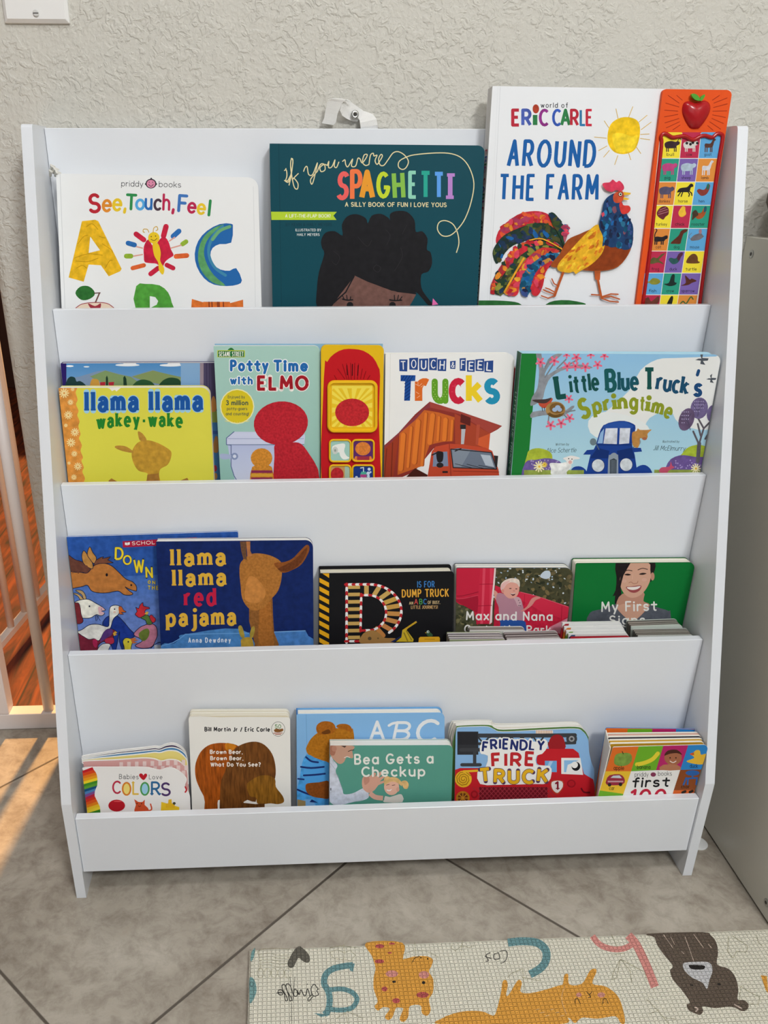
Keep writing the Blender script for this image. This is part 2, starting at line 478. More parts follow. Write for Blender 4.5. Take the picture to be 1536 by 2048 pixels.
gr = N_('ShaderNodeMapRange'); gr.inputs['From Min'].default_value = .0011; gr.inputs['From Max'].default_value = .0022
L_(dist, gr.inputs['Value'])
cell = N_('ShaderNodeCombineXYZ'); L_(c1, cell.inputs[0]); L_(c2, cell.inputs[1])
vo = N_('ShaderNodeVectorMath'); vo.operation = 'MULTIPLY_ADD'; L_(cell.outputs[0], vo.inputs[0]); vo.inputs[1].default_value = (3.7, 5.3, 1); L_(tc.outputs['Object'], vo.inputs[2])
def noise_(scale, det, rough=.6, dist_=0):
    n = N_('ShaderNodeTexNoise'); n.inputs['Scale'].default_value = scale; n.inputs['Detail'].default_value = det
    n.inputs['Roughness'].default_value = rough; n.inputs['Distortion'].default_value = dist_
    L_(vo.outputs[0], n.inputs['Vector']); return n.outputs['Fac']
n1 = noise_(7, 8, .68, .6); n2 = noise_(38, 6, .7, .4); n3 = noise_(150, 3)
cr = N_('ShaderNodeValToRGB'); E_ = cr.color_ramp.elements
E_[0].position = .34; E_[0].color = (*lin('7d7266'), 1); E_[1].position = .64; E_[1].color = (*lin('c2baad'), 1)
e = E_.new(.48); e.color = (*lin('a1988b'), 1)
L_(math_('ADD', math_('MULTIPLY', n1, .5), math_('MULTIPLY', n2, .5)), cr.inputs[0])
sp = N_('ShaderNodeMapRange'); sp.inputs['From Min'].default_value = .56; sp.inputs['From Max'].default_value = .72; L_(n2, sp.inputs['Value'])
mx = N_('ShaderNodeMix'); mx.data_type = 'RGBA'; L_(math_('MULTIPLY', sp.outputs[0], .35), mx.inputs[0]); L_(cr.outputs[0], mx.inputs[6]); mx.inputs[7].default_value = (*lin('7c6a55'), 1)
mg = N_('ShaderNodeMix'); mg.data_type = 'RGBA'; L_(gr.outputs[0], mg.inputs[0]); mg.inputs[6].default_value = (*lin('5c544b'), 1); L_(mx.outputs[2], mg.inputs[7])
L_(mg.outputs[2], b.inputs['Base Color']); b.inputs['Roughness'].default_value = .42; b.inputs['Specular IOR Level'].default_value = .35
bp = N_('ShaderNodeBump'); bp.inputs['Strength'].default_value = .5; bp.inputs['Distance'].default_value = .0015
L_(math_('ADD', math_('MULTIPLY', gr.outputs[0], 1.2), math_('ADD', math_('MULTIPLY', n2, .7), math_('MULTIPLY', n3, .25))), bp.inputs['Height']); L_(bp.outputs[0], b.inputs['Normal'])

mb = MB(); mb.box((-1.9, -3.2, -.03), (2.2, .10, 0)); tag(mb.build('floor', TILE), kind='structure')

# ---- wood floor of the room behind the gate
m, nt, b = newmat('red_wood_boards'); WOOD = m
N_ = nt.nodes.new; L_ = nt.links.new
tc = N_('ShaderNodeTexCoord'); sep = N_('ShaderNodeSeparateXYZ'); L_(tc.outputs['Object'], sep.inputs[0])
fx = math_('MULTIPLY', math_('ADD', sep.outputs[0], .5947), 1 / .083)
fr = math_('FRACT', fx); ce = math_('FLOOR', fx)
edge = N_('ShaderNodeMapRange'); edge.inputs['From Min'].default_value = .01; edge.inputs['From Max'].default_value = .035
L_(math_('MINIMUM', fr, math_('SUBTRACT', 1, fr)), edge.inputs['Value'])
cv = N_('ShaderNodeCombineXYZ'); L_(math_('MULTIPLY', sep.outputs[0], 26), cv.inputs[0]); L_(math_('ADD', math_('MULTIPLY', sep.outputs[1], 3.2), math_('MULTIPLY', ce, 7.31)), cv.inputs[1]); L_(ce, cv.inputs[2])
n = N_('ShaderNodeTexNoise'); n.inputs['Scale'].default_value = 1.3; n.inputs['Detail'].default_value = 7; n.inputs['Distortion'].default_value = 2.2; L_(cv.outputs[0], n.inputs['Vector'])
cr = N_('ShaderNodeValToRGB'); E_ = cr.color_ramp.elements
E_[0].position = .3; E_[0].color = (*lin('240b05'), 1); E_[1].position = .7; E_[1].color = (*lin('96420f'), 1); e = E_.new(.5); e.color = (*lin('66260a'), 1)
L_(n.outputs['Fac'], cr.inputs[0])
mg = N_('ShaderNodeMix'); mg.data_type = 'RGBA'; L_(edge.outputs[0], mg.inputs[0]); mg.inputs[6].default_value = (*lin('2a0f05'), 1); L_(cr.outputs[0], mg.inputs[7])
L_(mg.outputs[2], b.inputs['Base Color']); b.inputs['Roughness'].default_value = .45
mb = MB(); mb.box((-2.2, .10, -.03), (.6, 3.2, -.001)); tag(mb.build('floor_rear', WOOD), kind='structure')

# ---- textured drywall with a rounded outside corner
m, nt, b = newmat('textured_wall_paint'); WALLM = m
N_ = nt.nodes.new; L_ = nt.links.new
b.inputs['Base Color'].default_value = (*lin('cbc8bf'), 1); b.inputs['Roughness'].default_value = .55; b.inputs['Specular IOR Level'].default_value = .3
tc = N_('ShaderNodeTexCoord')
def wn(scale, det, lo, hi, dist_=0):
    n = N_('ShaderNodeTexNoise'); n.inputs['Scale'].default_value = scale; n.inputs['Detail'].default_value = det; n.inputs['Distortion'].default_value = dist_
    L_(tc.outputs['Object'], n.inputs['Vector'])
    r = N_('ShaderNodeMapRange'); r.interpolation_type = 'SMOOTHSTEP'; r.inputs['From Min'].default_value = lo; r.inputs['From Max'].default_value = hi
    L_(n.outputs['Fac'], r.inputs['Value']); return r.outputs[0]
hgt = math_('ADD', math_('MULTIPLY', wn(105, 3, .45, .60, .7), wn(22, 2, .33, .52)), math_('MULTIPLY', wn(210, 3, .4, .65), .3))
bp = N_('ShaderNodeBump'); bp.inputs['Strength'].default_value = .5; bp.inputs['Distance'].default_value = .0018
L_(hgt, bp.inputs['Height']); L_(bp.outputs[0], b.inputs['Normal'])
mb = MB(); XC = -.4735; R_ = .018; TH = .105
prof = [(2.2, WY)] + [(XC + R_ - R_ * sin(a * pi / 16), WY + R_ - R_ * cos(a * pi / 16)) for a in range(9)] + [(XC, WY + TH), (2.2, WY + TH)]
mb.slab([Vector((x, y, 2.5)) for x, y in prof], Vector((0, 0, 1)), 0, 2.5, 'ffffff')
tag(mb.build('wall_back', WALLM), kind='structure')
mb = MB(); mb.box((-1.55, WY, 2.05), (XC, WY + TH, 2.5)); tag(mb.build('wall_header', WALLM), kind='structure')
mb = MB(); mb.box((-1.9, WY, 0), (-1.55, WY + TH, 2.5)); tag(mb.build('wall_left', WALLM), kind='structure')
mb = MB(); mb.box((.872, -3.2, 0), (.95, WY, 2.5)); tag(mb.build('wall_right_added', WALLM), kind='structure')  # unseen wall, added to keep ambient light from the right off the shelf
mb = MB(); mb.box((-2.2, -3.2, 2.5), (2.2, .12, 2.53)); tag(mb.build('ceiling', simple('ceiling_paint', 'e6e2dc', .9)), kind='structure')
mb = MB(); mb.box((-2.2, 2.6, 0), (.6, 2.7, 1.15)); tag(mb.build('wall_rear', simple('dark_wood_panelling', '3a1a0e', .5, noise=.4, nscale=9)), kind='structure')

# ---- white wall plate at the top left
PLASTIC = simple('white_plastic', 'e9e8e6', .35); STEEL = simple('brushed_steel', 'b9b9b6', .28, metal=1)
SLOT = simple('dark_slot', '2b2926', .6)
t = empty('switch_plate', (-.383, WY, 1.0), 'white plastic wall plate with a slotted screw, on the textured wall above the bookshelf', 'wall plate')
mb = MB(); a = [(-.0352, 0), (.0352, 0), (.0352, .114), (-.0352, .114)]; z0 = .9805; x0 = -.3837
def ringv(ins, y): return [Vector((x0 + (x - ins if x > 0 else x + ins), y, z0 + (z + ins if z == 0 else z - ins))) for x, z in a]
R0, R1, R2 = ringv(0, WY), ringv(.0006, WY - .003), ringv(.004, WY - .0058)
mb.add(R0 + R1 + R2, [(i, (i + 1) % 4, 4 + (i + 1) % 4, 4 + i) for i in range(4)] + [(4 + i, 4 + (i + 1) % 4, 8 + (i + 1) % 4, 8 + i) for i in range(4)] + [(8, 9, 10, 11), (3, 2, 1, 0)], 'ffffff')
o = mb.build('cover_plate', PLASTIC, t); bevel(o, .0008)
s_ = ony(72, 26.5, WY - .006)
mb = MB(); mb.lathe([(.0034, 0), (.0034, .0006), (.0026, .0012)], s_, (0, -1, 0), 20); o = mb.build('screw', simple('painted_screw', 'cfcecb', .3), t)
mb = MB(); mb.box((s_.x - .0028, s_.y - .00135, s_.z - .0004), (s_.x + .0028, s_.y - .0011, s_.z + .0004)); mb.build('screw_slot', SLOT, o)

# ---- the white bookshelf
WHITE = simple('white_melamine', 'e2e5ea', .33, noise=.012, nscale=900)
HW, PT, TB = .40, .012, .0107
YK = [0, -.06908, -.13844, -.21072, -.2817]; ZK = [.87955, .6919, .50321, .31475, .12618]
ZB = [ZK[k + 1] - .075 for k in range(4)]
shelf = empty('bookshelf', (0, -.14, 0), 'white four-tier front-facing childrens bookshelf full of books, against the beige wall', 'bookshelf')
def rounded(pts, rad):
    """2-D polygon with some corners rounded; rad maps index -> radius"""
    out = []; n = len(pts)
    for i, p in enumerate(pts):
        r = rad.get(i, 0) if isinstance(rad, dict) else rad[i]
        if not r: out.append(tuple(p)); continue
        a = Vector((*pts[i - 1], 0)); q = Vector((*p, 0)); c = Vector((*pts[(i + 1) % n], 0))
        u = (a - q).normalized(); v = (c - q).normalized()
        ang = u.angle(v); t_ = min(r / math.tan(ang / 2), (a - q).length * .5, (c - q).length * .5); rr = t_ * math.tan(ang / 2)
        bis = (u + v).normalized(); cen = q + bis * (rr / sin(ang / 2))
        s0 = q + u * t_; s1 = q + v * t_
        A0 = atan2(s0.y - cen.y, s0.x - cen.x); A1 = atan2(s1.y - cen.y, s1.x - cen.x); dA = (A1 - A0 + pi) % (2 * pi) - pi
        for k in range(7): out.append((cen.x + rr * cos(A0 + dA * k / 6), cen.y + rr * sin(A0 + dA * k / 6)))
    return out
prof = rounded([(.013, 0), (-.2853, 0), (-.2853, .1515), (-.051, .8813), (.013, .8813)], {3: .006})
for x in (-HW, HW - PT):
    mb = MB(); mb.slab([Vector((x, y, z)) for y, z in prof], Vector((-1, 0, 0)), 0, PT, 'ffffff')
    o = mb.build('side_panel', WHITE, shelf); bevel(o, .0006, 1)
IW = HW - PT - .0004
def board(name, y0, y1, z0, z1):
    mb = MB(); mb.box((-IW, y0, z0), (IW, y1, z1)); o = mb.build(name, WHITE, shelf); bevel(o, .0006, 1)
board('back_panel', 0, TB, ZB[0] - .01, ZK[0])
for k in (1, 2, 3): board('display_panel', YK[k], YK[k] + TB, ZB[k] - .01, ZK[k])
board('front_rail', YK[4], YK[4] + TB, .0406, ZK[4])
for k in range(4): board('shelf_board', YK[k + 1] + TB, YK[k], ZB[k] - .01, ZB[k])

# ---- webbing strap that ties it to the wall
m, nt, b = newmat('white_webbing'); WEB = m
b.inputs['Base Color'].default_value = (*lin('f2f1ee'), 1); b.inputs['Roughness'].default_value = .8
N_ = nt.nodes.new; L_ = nt.links.new; tc = N_('ShaderNodeTexCoord'); ck = N_('ShaderNodeTexChecker'); ck.inputs['Scale'].default_value = 900
L_(tc.outputs['Object'], ck.inputs['Vector']); bp = N_('ShaderNodeBump'); bp.inputs['Strength'].default_value = .9; bp.inputs['Distance'].default_value = .0012
L_(ck.outputs['Fac'], bp.inputs['Height']); L_(bp.outputs[0], b.inputs['Normal'])
strap = empty('wall_strap', (-.035, WY, .885), 'white woven strap looped over a steel screw above the bookshelf back', 'strap')
def ribbon(rows, th=.0012):
    """rows: list of (left point, right point)"""
    mb = MB(); A = []
    for l, r in rows: A += [Vector(l), Vector(r)]
    n = len(rows); fr_ = []
    for i in range(n):
        l, r = A[2 * i], A[2 * i + 1]; j = min(i + 1, n - 1); k = max(i - 1, 0)
        t_ = (A[2 * j] + A[2 * j + 1] - A[2 * k] - A[2 * k + 1]).normalized(); nn = t_.cross((r - l).normalized()).normalized()
        fr_ += [l + nn * th / 2, r + nn * th / 2, r - nn * th / 2, l - nn * th / 2]
    fs = [(4 * i + a_, 4 * i + (a_ + 1) % 4, 4 * i + 4 + (a_ + 1) % 4, 4 * i + 4 + a_) for i in range(n - 1) for a_ in range(4)] + [(3, 2, 1, 0), (4 * n - 4, 4 * n - 3, 4 * n - 2, 4 * n - 1)]
    mb.add(fr_, fs, 'ffffff'); return mb
def R2(*a):   # x,y px of both edges + distance from the wall
    rows = [(ony(q[0], q[1], WY - q[4]), ony(q[2], q[3], WY - q[4])) for q in a]
    out = []
    for i in range(len(rows) - 1):
        for k in range(5):
            t_ = k / 5; out.append(tuple(rows[i][e_].lerp(rows[i + 1][e_], t_) for e_ in (0, 1)))
    out.append(rows[-1]); return out
mb = ribbon(R2((643.5, 246, 667, 250, .009), (648, 237, 672, 244, .0105), (651, 220, 675, 228, .013), (655, 200, 684, 206, .0165), (663, 197, 692, 199, .018), (684, 198, 703, 203, .0155)))
mb.build('loop_tail', WEB, strap)
mb = ribbon(R2((684, 198, 680, 222, .0152), (694, 199, 684, 231, .011), (703, 205, 694, 238, .007), (716, 214, 706, 243, .004), (726, 221, 715, 243, .0025)))
mb.build('loop_middle', WEB, strap)
mb = ribbon(R2((722, 221, 712, 240, .0036), (733, 224, 716, 237, .0065), (746, 229, 719, 240, .010), (753, 238, 720, 246, .0115), (755, 250, 721, 254, .0105), (756, 262, 722, 264, .006)))
mb.build('loop_end', WEB, strap)
s_ = ony(709.5, 229.5, WY - .008)
mb = MB(); mb.lathe([(.0022, -.010), (.0024, 0), (.0046, .0002), (.0044, .0022), (.0034, .0028), (.0018, .0028), (.0016, .0012)], s_, (.1, -1, .1), 24); o = mb.build('screw', STEEL, strap, True)
mb = MB(); mb.lathe([(.0015, .0014), (.0013, .002)], s_, (.1, -1, .1), 6); mb.build('screw_recess', SLOT, o)

# ---- grey cabinet at the right
GREY = simple('grey_lacquer', 'cdc9bd', .28, noise=.02, nscale=300)
cab = empty('cabinet', (.60, -.18, 0), 'grey-beige cabinet side panel with metal fixing screws, right of the bookshelf', 'cabinet')
XP = .4574
def cb(name, a, b_, mat=GREY):
    mb = MB(); mb.box(a, b_); o = mb.build(name, mat, cab); bevel(o, .0005, 1); return o
cb('side_panel', (XP, -.378, .0035), (XP + .018, .0135, .7625)); cb('side_panel', (.85, -.378, .0035), (.868, .0135, .7625))
cb('top_board', (XP + .0185, -.37, .734), (.8495, .013, .752)); cb('bottom_board', (XP + .0185, -.37, .015), (.8495, .013, .033))
cb('back_board', (XP + .0185, .0065, .0335), (.8495, .0125, .7335)); cb('shadow_foot_strip', (XP + .003, -.37, .0), (XP + .015, .012, .0034), simple('shadow_line_black', '15130f', .7))  # strip coloured near-black to put in the shadow line under the panel
for y, z in ((-.007, .7434), (-.3568, .0241)):
    mb = MB(); mb.lathe([(.0052, -.002), (.0052, .0004), (.0042, .0009), (.0026, .0009)], (XP, y, z), (-1, 0, 0), 20); o = mb.build('screw', STEEL, cab)
    mb = MB(); mb.lathe([(.0026, .0008), (.0020, .00115)], (XP, y, z), (-1, 0, 0), 6); mb.build('screw_recess', SLOT, o)
# a brown turned object on the cabinet, at the edge of the photo
t = empty('wooden_ornament', (.488, -.03, .752), 'dark brown rounded wooden object on the grey cabinet, cut by the right picture edge', 'ornament')
OAK = simple('dark_brown_wood', '4e3a2a', .6, noise=.2, nscale=40)
mb = MB(); mb.lathe([(.020, 0), (.020, .008), (.012, .014), (.010, .026)], (.488, -.03, .7521), seg=28); mb.build('base', OAK, t, True)
mb = MB(); mb.lathe([(.010, .024), (.026, .034), (.034, .050), (.034, .060), (.024, .076), (.008, .082)], (.488, -.03, .7521), seg=28); mb.build('body', OAK, t, True)

# ---- white felt dot on the floor
c_ = onz(1399, 1687)
mb = MB(); mb.lathe([(.0130, 0), (.0130, .0012), (.0122, .0016)], (.4347, c_.y, 0), seg=32)
tag(mb.build('felt_pad', simple('white_felt', 'e4e4e2', .9)), 'round white felt pad on the floor tile beside the right foot of the bookshelf', 'felt pad')

# ---- baby gate in the opening at the left
GATE = simple('white_gate_metal', 'e8e0dc', .4)
gate = empty('baby_gate', (-.6, .1, 0), 'white metal baby gate standing open in the doorway, left of the bookshelf', 'baby gate')
YG = .0876
def gb(name, a, b_, parent=gate):
    mb = MB(); mb.box(a, b_); o = mb.build(name, GATE, parent); bevel(o, .0015); return o
gb('bottom_rail', (-1.42, YG, .0005), (XC - .002, YG + .026, .0300))
gb('post', (-.612, YG, .0303), (-.5835, YG + .028, .76)); gb('post', (-1.42, YG, .0303), (-1.392, YG + .028, .76))
gb('top_rail', (-.583, YG, .735), (XC - .002, YG + .026, .76))
mb = MB(); mb.tube([(-.5218, YG + .0125, .030), (-.5218, YG + .0125, .735)], .0085, seg=16); mb.build('bar', GATE, gate, True)
# the gate leaf, swung open into the next room
A_, B_ = Vector((-.6480, .262, 0)), Vector((-.6080, .560, 0))
dd = (B_ - A_); H_ = dd.copy(); nrm = Vector((-dd.y, dd.x, 0)).normalized()
leaf = bpy.data.objects.new('gate_leaf', None); COL.objects.link(leaf); leaf.parent = gate; leaf.location = (A_ - gate.location)
def lb(name, p, q, z0, z1, w):
    mb = MB(); u = nrm * w / 2
    vs = [p - u, q - u, q + u, p + u]; mb.slab([Vector((v.x, v.y, z1)) for v in vs], Vector((0, 0, 1)), 0, z1 - z0, 'ffffff')
    o = mb.build(name, GATE, leaf); bevel(o, .001)
a2 = A_ - dd * .55
lb('rail', a2, B_, .0535, .0655, .015); lb('rail', a2, B_, .735, .760, .022)
lb('stile', B_ + dd.normalized() * .0002, B_ + dd.normalized() * .022, .0405, .76, .022)
for k in range(8):
    f = 1 - (k * .064 + .045) / dd.length
    p = A_ + dd * f
    mb = MB(); mb.tube([(p.x, p.y, .0655), (p.x, p.y, .735)], .0065, seg=12); mb.build('bar', GATE, leaf, True)
# ---- padded play mat (printed) in the foreground
m, nt, b = newmat('play_mat_foam'); FOAM = m
N_ = nt.nodes.new; L_ = nt.links.new
at = N_('ShaderNodeAttribute'); at.attribute_name = 'print'
tc = N_('ShaderNodeTexCoord'); sep = N_('ShaderNodeSeparateXYZ'); L_(tc.outputs['Object'], sep.inputs[0])
def cellprof(o, per):
    f = math_('FRACT', math_('MULTIPLY', o, 1 / per)); return math_('MULTIPLY', math_('MINIMUM', f, math_('SUBTRACT', 1, f)), 2)
gx, gy = cellprof(sep.outputs[0], .0049), cellprof(sep.outputs[1], .0049)
mn = math_('MINIMUM', gx, gy)
rim = N_('ShaderNodeMapRange'); rim.interpolation_type = 'SMOOTHSTEP'; rim.inputs['From Min'].default_value = .04; rim.inputs['From Max'].default_value = .34; L_(mn, rim.inputs['Value'])
dim = N_('ShaderNodeMapRange'); dim.interpolation_type = 'SMOOTHSTEP'; dim.inputs['From Min'].default_value = .62; dim.inputs['From Max'].default_value = .78; L_(mn, dim.inputs['Value'])
hh = math_('SUBTRACT', rim.outputs[0], math_('MULTIPLY', dim.outputs[0], .45))
bp = N_('ShaderNodeBump'); bp.inputs['Strength'].default_value = 1.0; bp.inputs['Distance'].default_value = .0018
L_(hh, bp.inputs['Height']); L_(bp.outputs[0], b.inputs['Normal'])
L_(at.outputs['Color'], b.inputs['Base Color']); b.inputs['Roughness'].default_value = .5; b.inputs['Specular IOR Level'].default_value = .3
mb = MB(); ZM = .012; x0, x1, y0, y1 = -.1775, 1.1, -1.25, -.3835; r = .006
def loop(ins, z): return [Vector(p) for p in ((x0 + ins, y0 + ins, z), (x1 - ins, y0 + ins, z), (x1 - ins, y1 - ins, z), (x0 + ins, y1 - ins, z))]
Ls = [loop(.0005, .0), loop(0, .003), loop(.0003, .008), loop(.0025, .0110), loop(.006, ZM)]
CR = 'f3eedb'
mb.add([p for l in Ls for p in l], [(4 * i + a, 4 * i + (a + 1) % 4, 4 * i + 4 + (a + 1) % 4, 4 * i + 4 + a) for i in range(4) for a in range(4)] + [(16, 17, 18, 19), (3, 2, 1, 0)], CR)
A = Art(ZPlane(ZM))
A.frame(480, 1840, 2.898)
OL = 'aea783'
# line drawn leaves and tassels
A.line('112,205 104,180 160,165 290,168', 2.2, OL, 3); A.line('112,205 118,270 108,300', 2.2, OL, 3)
for k in range(5): A.line([(112, 200 + k * 17), (170, 193 + k * 17), (230, 206 + k * 17), (300, 200 + k * 17)], 2, OL, 3)
for k in range(5): A.line(ellipse(118 + k * 40, 308, 18, 28, 0, 14), 2, OL, closed=True)
A.poly('66,190 82,165 88,165 80,215 62,240', '7fa9a8', 3); A.poly('56,335 82,345 96,395 88,440 58,485 54,420', '7fa9a8', 3); A.line(ellipse(68, 370, 10, 14, 0, 12), 2, '3a3f42', closed=True)
A.poly('345,152 365,165 395,195 405,225 398,245 370,243 345,222 332,228 312,270 290,278 275,255 290,215 318,170', '6e6a5f', 4)
A.lines(['600,140 606,200 596,250', '604,190 640,175 668,205 640,240 605,225', '602,190 560,170 520,190 540,220 600,232', '520,160 590,150 680,160'], 2.2, OL)
# the word, upside down
def script(P, w, c): [A.line(p, w, c, 4) for p in P]
script(['452,400 430,372 412,400 425,440 455,432 445,410 455,400', '425,440 400,470 395,455 420,430', '405,440 392,400 380,438 372,440', '388,375 390,371', '372,440 352,405 345,432 330,420', '345,432 318,400 312,437 330,440 336,408', '310,437 290,380 270,372 268,400 290,440 300,462 290,470 282,440', '282,440 262,380 245,378 246,402 268,440 276,464 264,468 258,438', '258,432 240,406 222,410 226,432 246,434 240,420 214,424'], 5, '45433e')
A.lines(['290,330 302,470', '318,330 306,470', '298,480 300,600'], 3, '6d6b62')
# g
A.line('655,262 600,268 535,285 495,320 488,370 510,410 520,460 512,520 490,548', 36, '74a0a4', 5, 0); A.poly('430,540 480,545 520,530 520,552 470,562', '74a0a4'); A.poly('630,250 665,252 655,300 636,292', '74a0a4')
A.line('520,405 590,400 650,420 678,460 650,508 590,522 520,518', 28, '74a0a4', 5, 0)
# giraffe
OR, MG = 'f0ab48', 'c65a58'
A.poly('732,131 940,131 945,220 955,225 1010,212 1080,210 1118,230 1108,270 1095,300 1120,345 1118,420 1095,460 1105,520 1085,555 1055,540 1045,495 985,500 975,560 950,590 925,575 945,520 940,510 905,510 885,560 860,580 840,560 868,515 830,505 800,525 780,500 798,470 775,400 775,330 785,280 765,210', OR, 4)
for q in ((810, 152, 26, 12), (868, 190, 12, 5), (808, 240, 27, 12), (838, 400, 17, 14), (905, 468, 22, 15), (1058, 434, 36, 17), (880, 137, 18, 6)): A.ell(*q, MG)
A.ell(880, 312, 36, 20, 'e79a90'); A.ell(1066, 318, 30, 22, 'e79a90')
A.ell(893, 358, 11, 7, '2b2723'); A.ell(1064, 363, 10, 9, '2b2723'); A.line('1000,245 1012,222 1040,210', 4, '4a3c22', 4); A.dots(((1048, 219), (1088, 225)), 5, '4a3c22')
A.lines(['945,200 1010,175 1080,180 1150,215', '1012,125 1020,210', '1120,290 1135,400 1150,410'], 2.2, OL)
script(['1450,190 1425,205 1440,235 1425,240', '1420,212 1455,222', '1500,190 1472,200 1475,228 1505,222 1500,195'], 4.5, '45433e')
A.lines(['1290,118 1282,180', '1230,140 1225,165 1250,178 1285,150 1330,160 1355,150', '610,540 625,600', '560,570 620,530 715,570'], 2.2, OL)
A.frame(1000, 1840, 2.866)
script(['0,180 30,175 42,195 30,235 5,248'], 4, '45433e')
# C
A.line('45,130 130,122 215,132 262,175 262,235 228,280 172,312', 46, '74a0a4', 5, 0)
# cat
A.poly('-330,600 -322,560 -290,545 -240,530 -180,522 -100,525 -40,548 -20,520 5,420 15,355 35,345 45,375 35,425 48,432 95,355 115,345 125,365 118,412 170,420 260,400 330,378 360,368 368,318 390,312 398,370 470,365 515,292 545,280 552,300 530,365 600,380 655,415 690,465 715,560 712,596 690,590 660,552 560,566 470,560 430,592 390,560 330,600', OR, 4)
A.line('372,380 355,430 358,480 380,540', 2.5, 'eec49a', 4)
A.ell(580, 430, 22, 15, 'e39c8c'); A.ell(452, 430, 16, 13, 'e39c8c')
A.line('497,412 512,428 526,412', 4, '3a2c1c', 4); A.line('512,428 520,442 506,446', 4, '3a2c1c', 3)
A.line('432,480 432,455 446,452 460,480', 4, '3a2c1c', 4); A.line('590,480 592,456 606,452 620,480', 4, '3a2c1c', 4)
A.lines([f'{205 + k * 28},{515 + (k % 3) * 18} {225 + k * 28},{511 + (k % 3) * 18}' for k in range(6)], 3, 'f3cf9e')
# pink y
A.line('530,92 560,130 600,155 660,168 720,160 780,125', 34, 'ea9c93', 5, 0); A.line('735,88 780,140 835,250 888,384', 48, 'ea9c93', 5, 0)
# bear
BR = '6b5d51'
A.poly('850,78 1160,70 1210,90 1240,130 1250,190 1245,255 1310,280 1350,330 1366,400 1362,455 1400,460 1425,485 1415,515 1385,522 1345,502 1300,498 1230,505 1160,495 1165,520 1150,542 1115,535 1080,515 1070,485 1088,470 1040,400 990,340 975,290 990,262 940,200 900,140 885,100', BR, 4)
A.poly('1048,262 1060,245 1130,240 1200,245 1218,290 1200,345 1186,395 1160,360 1100,330 1062,295', 'd9d8da', 4); A.poly('1082,262 1100,258 1165,260 1175,272 1160,284 1100,282', '2a2624', 4)
A.ell(1099, 373, 9, 5, '2a2624', 15); A.ell(1255, 368, 11, 6, '2a2624', 15)
A.line('1118,500 1135,510 1122,524', 8, 'e3cdbf', 4); A.line('1345,485 1385,508', 7, 'e3cdbf')
A.lines(['938,85 990,160', '978,98 1000,140', '1060,95 1110,235', '1110,82 1165,158', '1040,180 1055,195', '1195,140 1212,160'], 3.2, 'e0c9b8')
A.lines(['690,225 650,300 640,345 668,330 690,225', '690,225 745,290 755,360', '690,225 830,300 840,345', '650,200 715,190', '640,85 672,155', '1310,95 1305,180 1335,220 1355,180 1410,185 1420,150 1330,90', '1370,480 1380,380 1440,420 1490,440 1480,485 1430,480', '1470,85 1480,130 1500,145', '130,280 60,310 45,330', '130,285 140,420', '130,330 230,350', '838,452 905,520 970,600', '905,520 850,540', '940,560 1010,570'], 2.2, OL)
A.poly('1495,318 1530,322 1536,420 1522,400', OR)
A.bake(mb)
o = mb.build('play_mat', [FOAM] * 4); tag(o, 'cream padded play mat with upside-down letters and cartoon animals, on the tiles in front', 'play mat')
# ================================================================ books
def px_round(pts, rad):
    return rounded(pts, rad)

